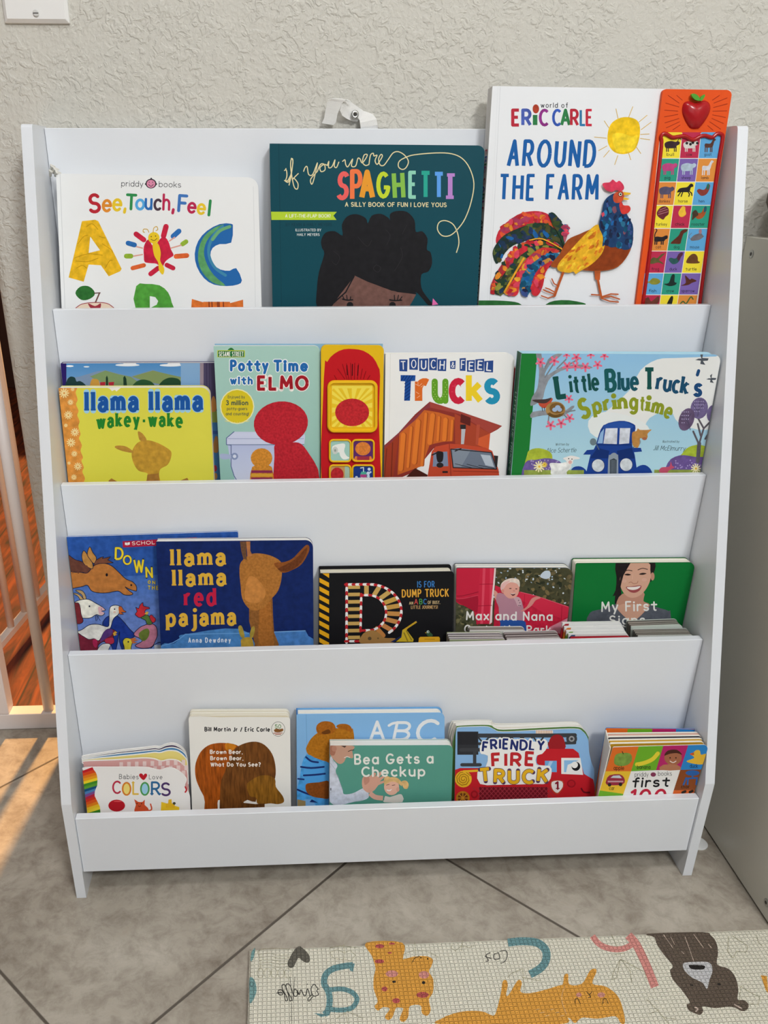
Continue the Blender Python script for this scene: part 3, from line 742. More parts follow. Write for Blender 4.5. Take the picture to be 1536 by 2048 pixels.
class Book:
    """a book leaning in tier k. corners in photo pixels; yt = front cover's distance at its top edge; s = lean"""
    def __init__(B, name, label, k, tl, tr, bl, br, yt, s, thick, base, rad=(0, 0), group=None, yw=0, kind='board', ct=.0016, edge=None,
                 page='e9e4d6', npg=6, inset=0, back=None, outline=None, backdrop=0, spine=None, pages=None, edges=None, bottom=None, ctr=None):
        z0 = ony(tl[0], tl[1], yt).z
        B.pl = Plane(yt, z0, s, yw, ony(tl[0], tl[1], yt).x); pl = B.pl; B.N = pl.N
        zb = (ZB[k] + .0008 + max(0, s) * thick * 1.1) if bottom is None else bottom
        P = pl.P; TL, TR, BL, BR = P(*tl), P(*tr), P(*bl), P(*br)
        lim = XM
        def ext(a, c): return a + (c - a) * ((a.z - zb) / (a.z - c.z))
        BL, BR = ext(TL, BL), ext(TR, BR)
        TL, TR, BL, BR = clampx((TL, TR, BL, BR))
        q = [px(TL), px(TR), px(BR), px(BL)]
        B.out = outline(px(BL), px(BR)) if outline else px_round(q, {0: rad[0], 1: rad[1]})
        B.o3 = clampx([P(*p) for p in B.out]); B.th = thick; B.ct = ct; B.base = base; B.page = page; B.npg = npg
        low = min(p.z for p in B.o3)
        cen = (TL + TR + BR + BL) / 4 + pl.n * (thick / 2)
        B.root = empty(name, (cen.x, cen.y, zb), label, 'book', group)
        B.mb = MB(); B.edge = edge or base
        B.mb.slab(B.o3, B.N, 0, ct, base, B.edge)
        B.art = Art(pl, B.out)
        B.corn = (TL, TR, BR, BL)
        u = (TR - TL).normalized(); v = (TL - BL).normalized()
        # pages: a block of thin boards, each a hair different
        mb = MB(); n = npg; d = ct; T = (thick - 2 * ct) / n
        shades = pages or [page]
        random.seed(len(label))
        for i in range(n):
            jx = -.0003 * random.random(); jy = -(inset + .0007 * random.random())
            o = []
            for p in B.o3:
                w = p - BL; a = w.dot(u) / (TR - TL).length; c = max(0, w.dot(v) / (TL - BL).length)
                o.append(p + u * (jx if a > .5 else .0002 + (inset if kind == 'hard' else 0)) - u * (inset * 1.2 if (kind == 'hard' and a > .5) else 0) + v * (jy if c > .5 else .0003))
            c_ = shades[i % len(shades)]
            mb.slab(o, B.N, d + T * .05, d + T * .93, c_, c_)
            d += T
        B.pages = mb
        # back cover
        mb = MB(); bo = [p + v * backdrop * (1 if (p - BL).dot(v) > .4 * (TL - BL).length else 0) for p in B.o3]
        mb.slab(bo, B.N, thick - ct, thick, back or base, back or B.edge); B.backmb = mb
        B.spine_col = spine; B.kind = kind; B.u = u; B.v = v
    def done(B, spine_art=None):
        B.art.bake(B.mb)
        B.mb.build('front_cover', None, B.root)
        B.pages.build('page_block', None, B.root)
        B.backmb.build('back_cover', None, B.root)
        if B.spine_col:
            TL, TR, BR, BL = B.corn; N = B.N; u = B.u
            mb = MB(); e_ = u * .0013
            o = [BL - N * .0001, TL - N * .0001, TL - N * (B.th - .0001), BL - N * (B.th - .0001)]; o = [p + e_ for p in o]
            mb.slab(o, u, .0, .0012, B.spine_col)
            if spine_art: spine_art(mb, o, B)
            mb.build('spine', None, B.root)
        return B.root

class spine_print:
    """lettering that runs down a spine, in millimetres"""
    def __init__(s, o, B):
        s.N = -B.u; s.o = o[1]; s.d = (o[0] - o[1]).normalized() * .001; s.k = (o[2] - o[1]).normalized() * .001
    def P(s, x, y): return s.o + s.d * x + s.k * y + s.N * .00125
    def bake_to(s, mb, L):
        a = Art(s)
        for t, x, y, h, w, b, cols in L: a.txt(t, x, y, h, w, b, cols=cols)
        a.bake(mb)
# ---------------------------------------------------------------- top tier
b = Book('board_book', 'white board book with a yellow letter A and blue-green C, left on the top tier', 0, (112, 347), (516, 355), (120, 615), (523, 613), -.022, .15, .019, 'e9eaea', (4, 22), edge='e4e4e2', npg=7, page='e6e4dd')
A = b.art.frame(90, 310, 3.491)
A.line('105,130 140,1080', 4, 'cfd1d2'); A.line('1455,220 1470,1080', 3, 'd5d7d8')
A.txt('priddy', 532, 217, 38, 154, .1, '2f2f33', rot=1.5); A.txt('books', 794, 222, 38, 156, .1, '2f2f33', rot=1.5)
A.ell(740, 200, 38, 34, '2f2f33'); A.ell(740, 201, 30, 28, 'd98aa8'); A.dots(((728, 190), (752, 190)), 3.5, '2f2f33'); A.line('724,206 740,219 756,206', 4, '2f2f33', 4); A.line('735,172 742,162 748,172', 7, '2f2f33'); A.dots(((703, 203), (777, 203)), 6, '2f2f33')
S = lambda t, x, y, h, w, c, r=2, bb=.2: A.txt(t, x, y, h, w, bb, c, rot=r, cap=1, sq=.9)
S('S', 305, 398, 118, 88, 'b52733', -2); S('e', 395, 390, 112, 72, 'dd8a2e'); S('e', 466, 383, 112, 72, 'e6c32e', 4); S(',', 545, 380, 110, 24, 'e6c32e')
S('T', 560, 375, 98, 80, '2f8a4d', 3); S('o', 628, 377, 98, 70, '53a5dd'); S('u', 694, 376, 104, 56, '2a69b0'); S('c', 755, 379, 104, 56, '4a3745', 4); S('h', 818, 380, 104, 56, 'b8274f', 2); S(',', 882, 385, 110, 24, 'b8274f')
S('F', 922, 388, 106, 72, '3f73b8', 4); S('e', 990, 398, 98, 66, 'b8274f', 5); S('e', 1056, 407, 98, 66, 'e6c32e', 5); S('l', 1132, 418, 100, 24, '2f8a4d', 6)
A.poly('258,462 350,452 372,462 535,795 525,812 445,847 390,770 305,765 270,885 165,855', 'e6b422', mat=1, holes=('316,570 384,665 305,684',))
for p in ('230,620 270,570 300,560', '290,500 330,480 370,520', '205,720 300,690 400,700', '400,620 460,660 470,680', '215,740 300,745 370,720', '420,790 450,740 470,735', '220,790 260,770 290,790', '380,570 420,580'): A.line(p, 4, 'b8890f', 4, mat=1)
CR = 'c4213f'
A.poly('690,640 720,590 760,640 800,590 830,570 860,600 880,660 898,700 870,720 840,745 815,790 780,760 730,755 695,745 690,700', CR, 3, mat=1)
for a, c_, w in (('636,552 690,592', CR, 36), ('580,615 625,628', '2a69ae', 34), ('568,706 600,706', '8fae34', 34), ('612,790 690,770', 'd9622f', 30), ('738,830 790,790', CR, 34), ('845,500 828,565', CR, 38), ('935,532 895,568', '2a69ae', 36), ('985,605 960,622', '8fae34', 32), ('915,708 990,702', 'd9622f', 34), ('850,768 895,790', CR, 32)):
    A.line(a, w, c_, mat=1)
A.lines(['640,640 680,650', '620,706 680,695', '870,600 905,575', '880,650 950,630'], 9, 'dba08f')
A.ell(760, 578, 40, 40, 'e8c427'); A.poly('752,612 790,620 808,680 805,740 832,790 828,828 815,832 795,800 790,750 762,700', 'e8c427', 4)
A.line('725,540 715,520 690,518 685,535 695,540', 5, 'd0a41f', 4); A.line('755,540 760,510 780,500 788,520 775,528', 5, 'd0a41f', 4); A.dots(((742, 570), (772, 566)), 4, '4a3a18'); A.line('740,588 762,598 782,582', 4, '4a3a18', 4)
A.poly('1312,505 1300,480 1220,482 1130,530 1070,600 1045,690 1060,780 1110,860 1180,905 1270,915 1345,905 1375,875 1335,790 1290,808 1225,800 1175,760 1155,700 1170,650 1220,622 1300,612', '2264a8', 2)
A.poly('1250,484 1180,510 1110,570 1075,650 1070,740 1100,820 1170,890 1260,912 1180,840 1130,760 1110,680 1130,600 1190,530', '5b9c63', 3, mat=1); A.line('1240,500 1180,560 1145,640 1150,720 1190,790 1260,840', 20, '3f86a8', 4); A.line('1290,500 1220,530 1170,590', 22, '6ba873', 4)
A.poly('212,965 245,920 300,915 340,945 345,980 300,1010 250,1010', '2d6b2f', 3, mat=1); A.line('345,965 385,962', 7, '5a3a30'); A.line('380,965 350,1035', 10, '6e4a44')
A.poly('215,1068 260,1040 340,1030 430,1035 480,1066 480,1100 215,1100', 'e7d3bd', 2); A.poly('300,1035 350,1055 390,1035 380,1080 330,1080', 'a03340', 3); A.line('215,1068 260,1040 340,1030 430,1035 480,1066', 5, '9c2b3c', 4)
A.poly('637,915 700,900 800,910 860,960 885,1030 880,1090 637,1090', '4f9a3a', 2, mat=1, holes=('732,985 770,992 790,1020 780,1045 732,1070',))
A.poly('1025,1005 1110,1030 1110,1090 1020,1090', 'd8702c', mat=1); A.poly('1383,1010 1290,1035 1290,1090 1385,1090', 'd8702c', mat=1); A.rect(1105, 1025, 1292, 1090, 'd8702c', 1)
A.lines([f'{x},1028 {x + 3},1090' for x in (1145, 1165, 1205, 1215, 1245)], 9, '8a3a1a')
mbf = MB()   # the scuffed corner
for q in ((100, 338, 108, 332), (104, 344, 116, 338), (98, 350, 106, 342), (108, 350, 120, 345)):
    p, r_ = b.pl.P(q[0], q[1]), b.pl.P(q[2], q[3]); mbf.tube([p - b.N * .006, (p + r_) / 2 + Vector((0, -.002, .002)), r_ - b.N * .004], [.0016, .0022, .0008], 'dddbd4', 6)
mbf.build('scuffed_corner', None, b.root)
b.spine_col = 'e2e1dc'; b.done()

b = Book('board_book', 'teal picture book with rainbow letters above dark curly hair, on the top tier', 0, (539, 287), (970, 291), (545, 612), (954, 610), -.0235, .12, .021, '0b4653', (4, 14), edge='0a3d49', npg=6, page='ddd9ce', inset=.003, kind='hard', spine='0b4350')
A = b.art.frame(520, 260, 3.268)
A.line('122,80 140,1150', 3, '083844')
SP = 'e3d6a6'
for p in ('160,265 172,262 176,300 168,330 182,330 198,300', '205,185 215,200 205,290 190,360', '160,330 190,335 215,215 205,190 200,240 215,340 228,380 245,384 248,350 225,318 215,320 250,285', '168,255 170,252',
          '285,270 295,245 308,240 318,290 345,290 375,215 360,290 345,345 335,352 332,320 375,270', '375,270 395,225 420,225 425,260 400,272 392,245 420,225 440,232', '440,232 450,205 448,245 470,240 490,195 485,235 500,245 515,210',
          '540,205 555,195 560,225 575,240 605,190 598,235 625,235 640,185 655,190', '655,190 668,215 695,180 700,160 680,165 670,210 690,232 712,225', '712,225 722,165 740,152 745,170 765,165 752,200 765,225 785,200', '785,200 800,170 790,160 775,190 785,228 810,230 840,190 870,150 905,142 945,165 970,205 955,245 930,258 905,240 910,205 950,180 1010,162 1150,150 1250,155 1320,185 1370,250 1398,350 1380,470 1340,580 1290,650 1240,690 1190,690 1160,650 1170,605 1210,592 1260,615 1290,670 1300,740 1284,800'):
    A.line(p, 6.5, SP, 4)
for ch, x, y, h, w, c_, r in (('S', 495, 440, 160, 82, 'e9605c', 6), ('P', 588, 450, 180, 82, 'ee7744', 0), ('A', 648, 440, 165, 105, 'e79a2c', 0), ('G', 760, 435, 150, 92, 'c3d52f', 0), ('H', 868, 444, 160, 84, '86bb4a', -3), ('E', 968, 438, 160, 62, '8fd2b8', 0), ('T', 1042, 438, 158, 80, '27a491', 0), ('T', 1130, 438, 152, 78, '5b9de8', 0), ('I', 1228, 450, 166, 30, 'b884cb', 0)):
    A.txt(ch, x, y, h, w, .32, c_, rot=r, cap=0)
A.rect(1222, 283, 1273, 305, 'b884cb'); A.rect(1215, 428, 1266, 451, 'b884cb')
A.txt('A SILLY BOOK OF FUN I LOVE YOUS', 555, 499, 26, 665, .2, SP, rot=.3)
A.poly('72,534 502,535 480,560 500,588 75,588', 'b3cf33'); A.txt('A LIFT-THE-FLAP BOOK!', 165, 571, 20, 295, .16, 'f3f5e6')
A.txt('BY KEVIN & HAILY MEYERS', 168, 627, 18, 302, .14, '0c3442'); A.txt('ILLUSTRATED BY', 232, 661, 15, 168, .16, 'dfe6e4'); A.txt('HAILY MEYERS', 242, 691, 15, 148, .16, 'dfe6e4')
HR = '1a191c'
A.poly('375,1160 372,1040 385,930 420,810 405,770 400,720 430,670 490,662 540,690 535,620 570,565 630,550 690,575 705,610 730,560 790,548 840,575 850,590 850,550 890,530 960,535 1010,590 1018,665 1060,662 1095,710 1090,780 1115,800 1125,870 1100,925 1055,945 1055,1030 1090,1090 1130,1140 1100,1145 1060,1100 1020,1060 1000,1080 900,1090 700,1000 620,955 540,1080 480,1160', HR, 3, mat=1)
A.poly('620,952 700,990 860,1050 1020,1075 990,1130 970,1160 465,1160 520,1080', '715048', 0, mat=1)
A.lines(['630,950 720,990 860,1035 1018,1055', '640,945 760,1002 900,1055 1018,1068', '615,955 560,1060 470,1140'], 9, HR)
A.line('540,1105 570,1112 605,1110', 9, HR, 4); A.line('848,1110 880,1115 925,1112', 9, HR, 4); A.lines(['550,1105 540,1085', '570,1108 566,1080', '590,1110 592,1090', '880,1110 878,1080', '898,1112 905,1080', '912,1112 928,1090'], 6, HR); A.dots(((588, 1145), (866, 1145)), 22, HR)
A.poly('1130,1100 1165,1140 1125,1145', 'ea6fb0')
for p in ('480,790 520,830 500,880 470,860', '820,650 850,690 830,750', '760,880 790,900 770,930 740,905 760,880', '920,770 930,830 880,920', '640,700 700,760 730,720', '960,620 930,680'): A.line(p, 3, '2c2a2e', 4)
b.done()

# the big white sound book with its orange side panel
b = Book('sound_book', 'tall white sound book with a colourful rooster and an orange side panel', 0, (985, 172), (1462, 180), (957, 607), (1396, 607), -.0265, .065, .0215, 'e9ebee', (3, 3), npg=5, page='e4e1da', inset=.002, kind='hard', spine='d6d6d6')
A = b.art.frame(950, 160, 4.151)
A.line('210,60 118,1900', 3, 'cfd2d6'); A.line('190,60 100,1900', 2, 'dcdfe2')
A.txt('world of', 545, 228, 40, 228, .16, '24242a', slab=.7, rot=.4, cap=0)
for ch, x, w, c_ in (('E', 300, 78, 'b82a3c'), ('R', 384, 88, '4a5fb0'), ('i', 482, 34, '2d7a46'), ('C', 530, 84, '8f2f86'), ('C', 640, 78, '3559b5'), ('A', 706, 90, '2d7a46'), ('R', 788, 76, 'b82a3c'), ('L', 868, 56, '2f78a8'), ('E', 918, 62, 'c62d44')):
    if ch == 'i': A.rect(480, 290, 518, 374, c_, 1); A.ell(505, 240, 27, 38, 'b04028', mat=1)
    else: A.txt(ch, x, 374, 124, w, .26, c_, cap=0, mat=1)
A.txt('AROUND', 262, 712, 205, 735, .2, '1a5ea6', rot=.2, cap=0, sq=.72, shear=.1, mat=0)
A.txt('THE FARM', 190, 990, 198, 835, .2, '1a5ea6', rot=.2, cap=0, sq=.75, shear=.06)
A.poly('1190,320 1270,308 1345,335 1370,400 1360,500 1320,585 1240,615 1160,600 1110,540 1100,460 1125,370', 'f0c51e', 4, mat=1); A.poly('1140,460 1210,440 1300,470 1350,460 1320,570 1240,600 1170,590', 'f7d631', 4, mat=1)
A.lines(['1170,240 1188,322', '1310,222 1276,308', '1428,293 1360,350', '1462,350 1380,412', '1445,448 1375,452', '1450,496 1372,485', '1338,555 1376,610', '1272,600 1293,662', '1185,628 1160,702', '1115,585 1068,640', '1095,548 1026,586', '1090,483 992,474', '1112,398 1073,340'], 6, 'd9b765')
# a collage rooster
def within(p, Q):
    c = False
    for i in range(len(Q)):
        a, b_ = Q[i - 1], Q[i]
        if (a[1] > p[1]) != (b_[1] > p[1]) and p[0] < (b_[0] - a[0]) * (p[1] - a[1]) / (b_[1] - a[1]) + a[0]: c = not c
    return c
def patches(A, Q, n, cols, r0, r1, rot=(0, 180), el=.6):
    Q = spline(pp(Q), True, 3) if isinstance(Q, str) else Q
    xs = [p[0] for p in Q]; ys = [p[1] for p in Q]; k = 0; tries = 0
    while k < n and tries < n * 20:
        tries += 1
        x, y = random.uniform(min(xs), max(xs)), random.uniform(min(ys), max(ys)); r = random.uniform(r0, r1)
        if not all(within((x + r * dx, y + r * dy), Q) for dx, dy in ((.55, 0), (-.55, 0), (0, .5), (0, -.5))): continue
        e = ellipse(x, y, r, r * el, random.uniform(*rot), 9); e = [(p[0] + random.uniform(-.2, .2) * r, p[1] + random.uniform(-.2, .2) * r) for p in e]
        A.poly(e, random.choice(cols), mat=1); k += 1
random.seed(11)
RD = ['c92d3b', 'd9445c', 'b3262f', 'd8572f', 'e08a2c', 'a93a5a']; DK = ['1d2f33', '24402f', '3a4a24', '1f3550', '4a4a28', '27364c', '5a6632']; BL = ['1c5fa0', '24365e', '2a7fb5', '1d2340', '3a4f8a', '14506e']
for Q, base, pal, n in (('740,1395 700,1240 640,1140 560,1095 460,1090 350,1120 220,1220 175,1310 185,1360 260,1290 400,1220 520,1200 640,1260', 'c3303c', RD, 60), ('735,1400 690,1270 600,1195 500,1190 360,1230 240,1290 170,1370 145,1440 170,1520 200,1510 280,1400 400,1340 560,1320 680,1350', '22352e', DK + BL[:2], 70),
                        ('735,1415 640,1330 520,1320 400,1350 290,1440 200,1560 130,1700 135,1760 170,1770 260,1600 360,1470 480,1400 600,1390', 'a8323a', RD + DK[:3], 60), ('720,1425 600,1370 480,1390 360,1470 260,1580 180,1700 160,1770 220,1780 300,1700 400,1560 520,1440', '2a3c2c', DK + ['8a8a3a'], 60),
                        ('700,1420 560,1390 450,1460 380,1540 330,1640 240,1760 290,1790 350,1780 380,1660 450,1560 560,1480', 'c93a34', RD + ['e0a030'], 45), ('690,1440 600,1440 500,1500 430,1560 380,1650 370,1740 420,1800 450,1760 520,1640 600,1540 680,1490', '2b6a8e', BL + ['c98a3a'], 45), ('640,1500 560,1540 500,1600 465,1700 470,1780 520,1785 560,1700 580,1600', 'c22b33', RD, 16),
                        ('625,1100 660,1110 710,1180 735,1300 740,1390 700,1300 640,1190 615,1130', '24402f', DK, 16), ('735,1205 770,1205 765,1280 740,1350 725,1260', 'b05a6a', RD + BL, 6)):
    A.poly(Q, base, 3, mat=1); patches(A, Q, n, pal, 20, 42)
A.line('730,1410 560,1320 450,1330', 10, 'e3a32b', 4, mat=1); A.line('400,1480 330,1600 240,1760', 16, 'e3a32b', 4, mat=1)
A.poly('620,1545 700,1440 760,1330 860,1280 1000,1230 1120,1290 1290,1290 1300,1350 1265,1450 1180,1550 1050,1585 900,1580 760,1560', '9a4a1e', 3, mat=1)
A.poly('1040,1340 1160,1380 1270,1380 1240,1480 1140,1560 1000,1580 930,1560', '8a3c18', 3, mat=1)
Y_ = '685,1580 690,1520 780,1420 860,1330 960,1230 1010,1200 1055,1230 1062,1300 1070,1370 1040,1450 960,1530 860,1590 830,1610 810,1590 770,1600'
A.poly(Y_, 'e3ac27', 3, mat=1); patches(A, Y_, 46, ['f3cd3a', 'e58f2a', 'd97a22', 'f0bc30', 'c96a1e'], 16, 34, (115, 150), .35)
H_ = '1050,1380 1055,1300 1020,1210 1045,1100 1065,1010 1110,960 1180,940 1215,1020 1250,1110 1300,1200 1305,1290 1290,1390 1230,1410 1180,1385 1120,1390 1080,1365'
A.poly(H_, '1f3f6a', 3, mat=1); patches(A, H_, 60, BL + ['2a6a8a', '7a4a5a', '1c2a4a'], 14, 32, (60, 120), .55)
A.poly('1140,960 1170,930 1215,925 1230,960 1220,1000 1180,1022 1145,1010', 'cf5434', 4, mat=1); A.ell(1199, 950, 19, 20, '6a2a1a'); A.ell(1199, 950, 13, 14, 'efe9da'); A.ell(1200, 950, 7, 8, '1b1b1b')
A.poly('1225,930 1285,938 1280,952 1228,958', 'e8b62f'); A.poly('1225,972 1272,988 1262,996 1222,996', 'e8b62f')
A.poly('1190,1040 1205,1010 1225,1040 1270,1045 1283,1075 1260,1105 1210,1110', 'cf3a34', 4, mat=1)
A.poly('1130,930 1080,915 1050,870 1065,855 1110,850 1135,828 1165,850 1190,838 1222,870 1228,905 1200,925 1160,915', 'd33a58', 4, mat=1)
A.poly('1040,1110 1060,1095 1070,1120 1050,1140', 'c8485a', mat=1)
LG = 'b8582a'
A.line('725,1600 690,1690 655,1790', 20, LG, mat=1); A.lines(['655,1790 600,1810 545,1790', '650,1775 590,1755 560,1740', '655,1760 610,1735 580,1725', '690,1710 650,1690 632,1650'], 10, LG)
A.poly('985,1585 1035,1585 1030,1660 990,1655', LG, mat=1); A.line('1010,1640 1025,1720 1040,1790', 18, LG, mat=1); A.lines(['1040,1785 960,1780', '1040,1800 1120,1775 1180,1778', '1040,1805 1120,1795 1192,1818', '1040,1810 1110,1835 1182,1842'], 11, LG)
A.poly('-40,1900 -30,1838 90,1830 220,1832 330,1842 380,1862 380,1900', '2d6a34', 2, mat=1); A.poly('590,1862 660,1832 780,1828 900,1850 920,1865 920,1900 590,1900', '2d6a34', 2, mat=1)
def spine_txt(mb, o, B):
    # lettering down the spine
    spine_print(o, B).bake_to(mb, [('ERIC CARLE', 62, 15, 9, 66, .2, ['b0304a', '4a5fb0', '2d7a46', '8f2f86']), ('AROUND THE FARM', 136, 15, 9, 100, .2, ['38383c'])])
root = b.done(spine_txt)
# side panel of the sound book
pl = Plane(-.0265, ony(985, 172, -.0265).z, .065, 0, 0); N = pl.N
fr_ = Plane(-.0315, ony(985, 172, -.0265).z, .065)
zb = ZB[0] + .002
def downto(P_, tl, bl):
    a, c = P_(*tl), P_(*bl); return px(a + (c - a) * ((a.z - zb) / (a.z - c.z)))
q = [(1326, 178), (1465, 180), downto(fr_.P, (1465, 180), (1398, 607)), downto(fr_.P, (1326, 178), (1272, 607))]
out = rounded(q, {0: 8, 1: 10})
mb = MB(); mb.slab([fr_.P(*p) for p in out], N, 0, .0049, 'e2541f')
A = Art(fr_, out).frame(1270, 170, 4.552)
A.lines(['302,95 402,165', '380,95 430,138', '280,165 400,200', '270,230 390,238', '268,290 390,268', '272,345 400,305', '285,390 405,335', '345,408 410,365', '768,95 705,138', '838,118 718,165', '840,172 715,205', '836,236 708,238', '824,295 705,272', '804,350 700,305', '780,402 680,335', '710,412 662,370'], 6, '9c2a12')
# the sheet of small pictures
cols3 = [['f0dc3c', 'bb2f4f', '5fa6d8'], ['2e9a80', '7a62ac', 'df9040'], ['dd8a3e', 'f0dc3c', '5fa6d8'], ['f0dc3c', 'bb2f4f', '2e9a80'], ['dd8a3e', '2e9a80', '5fa6d8'], ['bb2f4f', '7a62ac', 'f0dc3c'], ['5fa6d8', '2e9a80', '7a62ac'], ['bb2f4f', 'f0dc3c', 'df9040']]
rows = [(470, 255, 768), (668, 235, 748), (882, 208, 720), (1095, 182, 686), (1305, 155, 655), (1512, 128, 620), (1712, 100, 588), (1910, 75, 558), (2110, 48, 525)]
sheet = MB()
fs = Plane(-.0296, ony(985, 172, -.0265).z, .065)
A.poly('250,440 770,440 800,470 600,1992 560,2100 40,2100 70,1992 225,480', 'f2efe6')
names = ['bull cow goat', 'pig sheep lamb', 'donkey horse hen', 'turkey chick rooster', 'cat dog mouse', 'frog duck turtle', 'fish crow sparrow', 'bat gull snake']
def cellpt(r, c, u, v):
    y0, a0, b0 = rows[r]; y1, a1, b1 = rows[r + 1]; t_ = v
    y = y0 + (y1 - y0) * t_; a = a0 + (a1 - a0) * t_; bb = b0 + (b1 - b0) * t_
    return (a + (bb - a) * (c + u) / 3, y)
def CP(r, c, L): return [cellpt(r, c, u, v) for u, v in L]
def beast(r, c, L, col, sm=3): A.poly(CP(r, c, L), col, sm, mat=1)
def legs(r, c, xs, y0, y1, w, col): A.lines([CP(r, c, [(x, y0), (x + .02, y1)]) for x in xs], w, col)
QUAD = [(.12, .35), (.2, .25), (.45, .2), (.7, .24), (.8, .2), (.92, .26), (.9, .36), (.78, .42), (.72, .52), (.4, .54), (.2, .52)]
for r in range(8):
    for c in range(3):
        u0, u1, v0 = (-.07 if c == 0 else .015), (1.07 if c == 2 else .985), (-.2 if r == 0 else .015)
        A.poly(CP(r, c, [(u0, v0), (u1, v0), (u1, .985), (u0, .985)]), cols3[r][c])
        if r < 7:
            nm = names[r].split()[c]; p = cellpt(r, c, .5 - .052 * len(nm), .88); A.txt(nm, p[0], p[1], 26, 17 * len(nm), .14, '26222a')
K = '2a2428'; BRN = '6a3a26'; WH = 'd9d4cf'
for r, c, col in ((0, 0, '3a2a30'), (0, 1, WH), (1, 0, 'b8447c'), (1, 1, 'a9bccb'), (2, 0, '55506a')): beast(r, c, QUAD, col); legs(r, c, (.25, .34, .66, .75), .48, .68, 9, col)
A.dots([(*cellpt(0, 1, u, v), 13) for u, v in ((.3, .3), (.5, .35), (.62, .28), (.86, .3))], 12, K); A.line(CP(0, 0, [(.8, .2), (.9, .08), (.98, .15)]), 6, '3a2a30', 4)
for r, c, col in ((0, 2, '5a3a30'), (1, 2, 'd5d5da')): beast(r, c, [(.28, .32), (.55, .32), (.66, .15), (.72, .08), (.84, .14), (.76, .22), (.7, .45), (.6, .5), (.3, .5)], col); legs(r, c, (.3, .4, .58, .66), .45, .7, 9, col)
beast(2, 1, [(.1, .45), (.18, .3), (.35, .25), (.6, .22), (.75, .08), (.88, .1), (.92, .2), (.8, .24), (.75, .42), (.5, .44), (.25, .44)], K); A.lines([CP(2, 1, q) for q in ([(.3, .42), (.18, .6)], [(.4, .42), (.35, .62)], [(.68, .42), (.78, .52), (.76, .62)], [(.74, .4), (.88, .48), (.92, .58)])], 10, K)
FOWL = [(.15, .38), (.25, .3), (.45, .34), (.58, .3), (.66, .12), (.76, .1), (.82, .18), (.78, .4), (.66, .55), (.45, .6), (.28, .52)]
for r, c, col in ((2, 2, '8a3c34'), (3, 2, 'a8552c'), (5, 1, '2f5a5a')): beast(r, c, FOWL, col)
A.poly(CP(3, 2, [(.08, .3), (.25, .2), (.42, .4), (.3, .5), (.12, .65), (.1, .45)]), '4a3a2c', 3, mat=1); beast(3, 2, [(.68, .08), (.8, .06), (.82, .24), (.7, .3)], '2a5a6a'); beast(2, 2, [(.64, .12), (.74, .08), (.78, .28), (.66, .32)], '2a6a5a')
beast(3, 0, [(.15, .3), (.3, .1), (.55, .04), (.75, .14), (.8, .38), (.65, .5), (.55, .62), (.35, .55), (.2, .45)], '6a2a34'); A.lines([CP(3, 0, q) for q in ([(.25, .3), (.7, .18)], [(.25, .4), (.75, .28)], [(.3, .2), (.6, .1)])], 5, 'b87a84')
beast(3, 1, [(.4, .15), (.5, .04), (.65, .08), (.68, .22), (.75, .38), (.6, .5), (.42, .48), (.32, .32)], 'e8b93a')
beast(4, 0, [(.2, .45), (.3, .36), (.6, .38), (.78, .32), (.9, .32), (.92, .44), (.8, .5), (.74, .56), (.26, .58)], K); A.line(CP(4, 0, [(.22, .45), (.2, .25), (.28, .1), (.22, .03)]), 9, K, 4); legs(4, 0, (.25, .35, .6, .7), .5, .7, 11, K)
beast(4, 1, [(.12, .66), (.35, .45), (.52, .3), (.6, .12), (.8, .04), (.95, .06), (.9, .16), (.76, .24), (.7, .5), (.66, .68), (.4, .68)], '5e2e22'); beast(4, 2, [(.2, .45), (.35, .3), (.55, .24), (.7, .2), (.85, .32), (.9, .36), (.7, .5), (.45, .54), (.25, .54)], '6e6a70'); A.line(CP(4, 2, [(.2, .48), (.08, .35), (.2, .2)]), 4, '6e6a70', 4); A.ell(*cellpt(4, 2, .66, .14), 14, 22, 'a87a84')
beast(5, 0, [(.15, .4), (.3, .28), (.5, .32), (.7, .15), (.9, .1), (.75, .26), (.62, .4), (.8, .5), (.9, .6), (.6, .52), (.3, .58), (.12, .55)], '5f5a34'); beast(5, 1, [(.6, .3), (.7, .1), (.86, .06), (.9, .16), (.8, .3), (.74, .45)], '5a2a44')
beast(5, 2, [(.15, .5), (.22, .3), (.4, .14), (.6, .14), (.75, .28), (.8, .45), (.92, .5), (.8, .56), (.3, .56)], '6a4426')
beast(6, 0, [(.02, .25), (.2, .4), (.4, .24), (.7, .26), (.88, .4), (.7, .52), (.4, .52), (.2, .44), (.04, .58)], '8a8a34'); beast(6, 1, [(.08, .5), (.35, .45), (.45, .1), (.62, .08), (.66, .4), (.8, .45), (.7, .56), (.4, .6)], '20302c'); beast(6, 2, [(.05, .58), (.3, .45), (.2, .1), (.5, .3), (.6, .25), (.9, .36), (.65, .45), (.45, .55)], '5a3026')
beast(7, 0, [(.02, .3), (.3, .1), (.5, .3), (.85, .06), (.95, .3), (.7, .5), (.3, .5)], '6a3a30'); beast(7, 1, [(.4, .5), (.5, .2), (.62, .05), (.72, .15), (.66, .5)], '2a2a24'); A.line(CP(7, 2, [(.1, .5), (.3, .3), (.5, .4), (.7, .1), (.85, .2)]), 12, '4a6a3a', 4)
A.bake(mb)
panel = mb.build('sound_panel', None, root); panel['label'] = 'orange side panel with a red apple and rows of animal pictures'
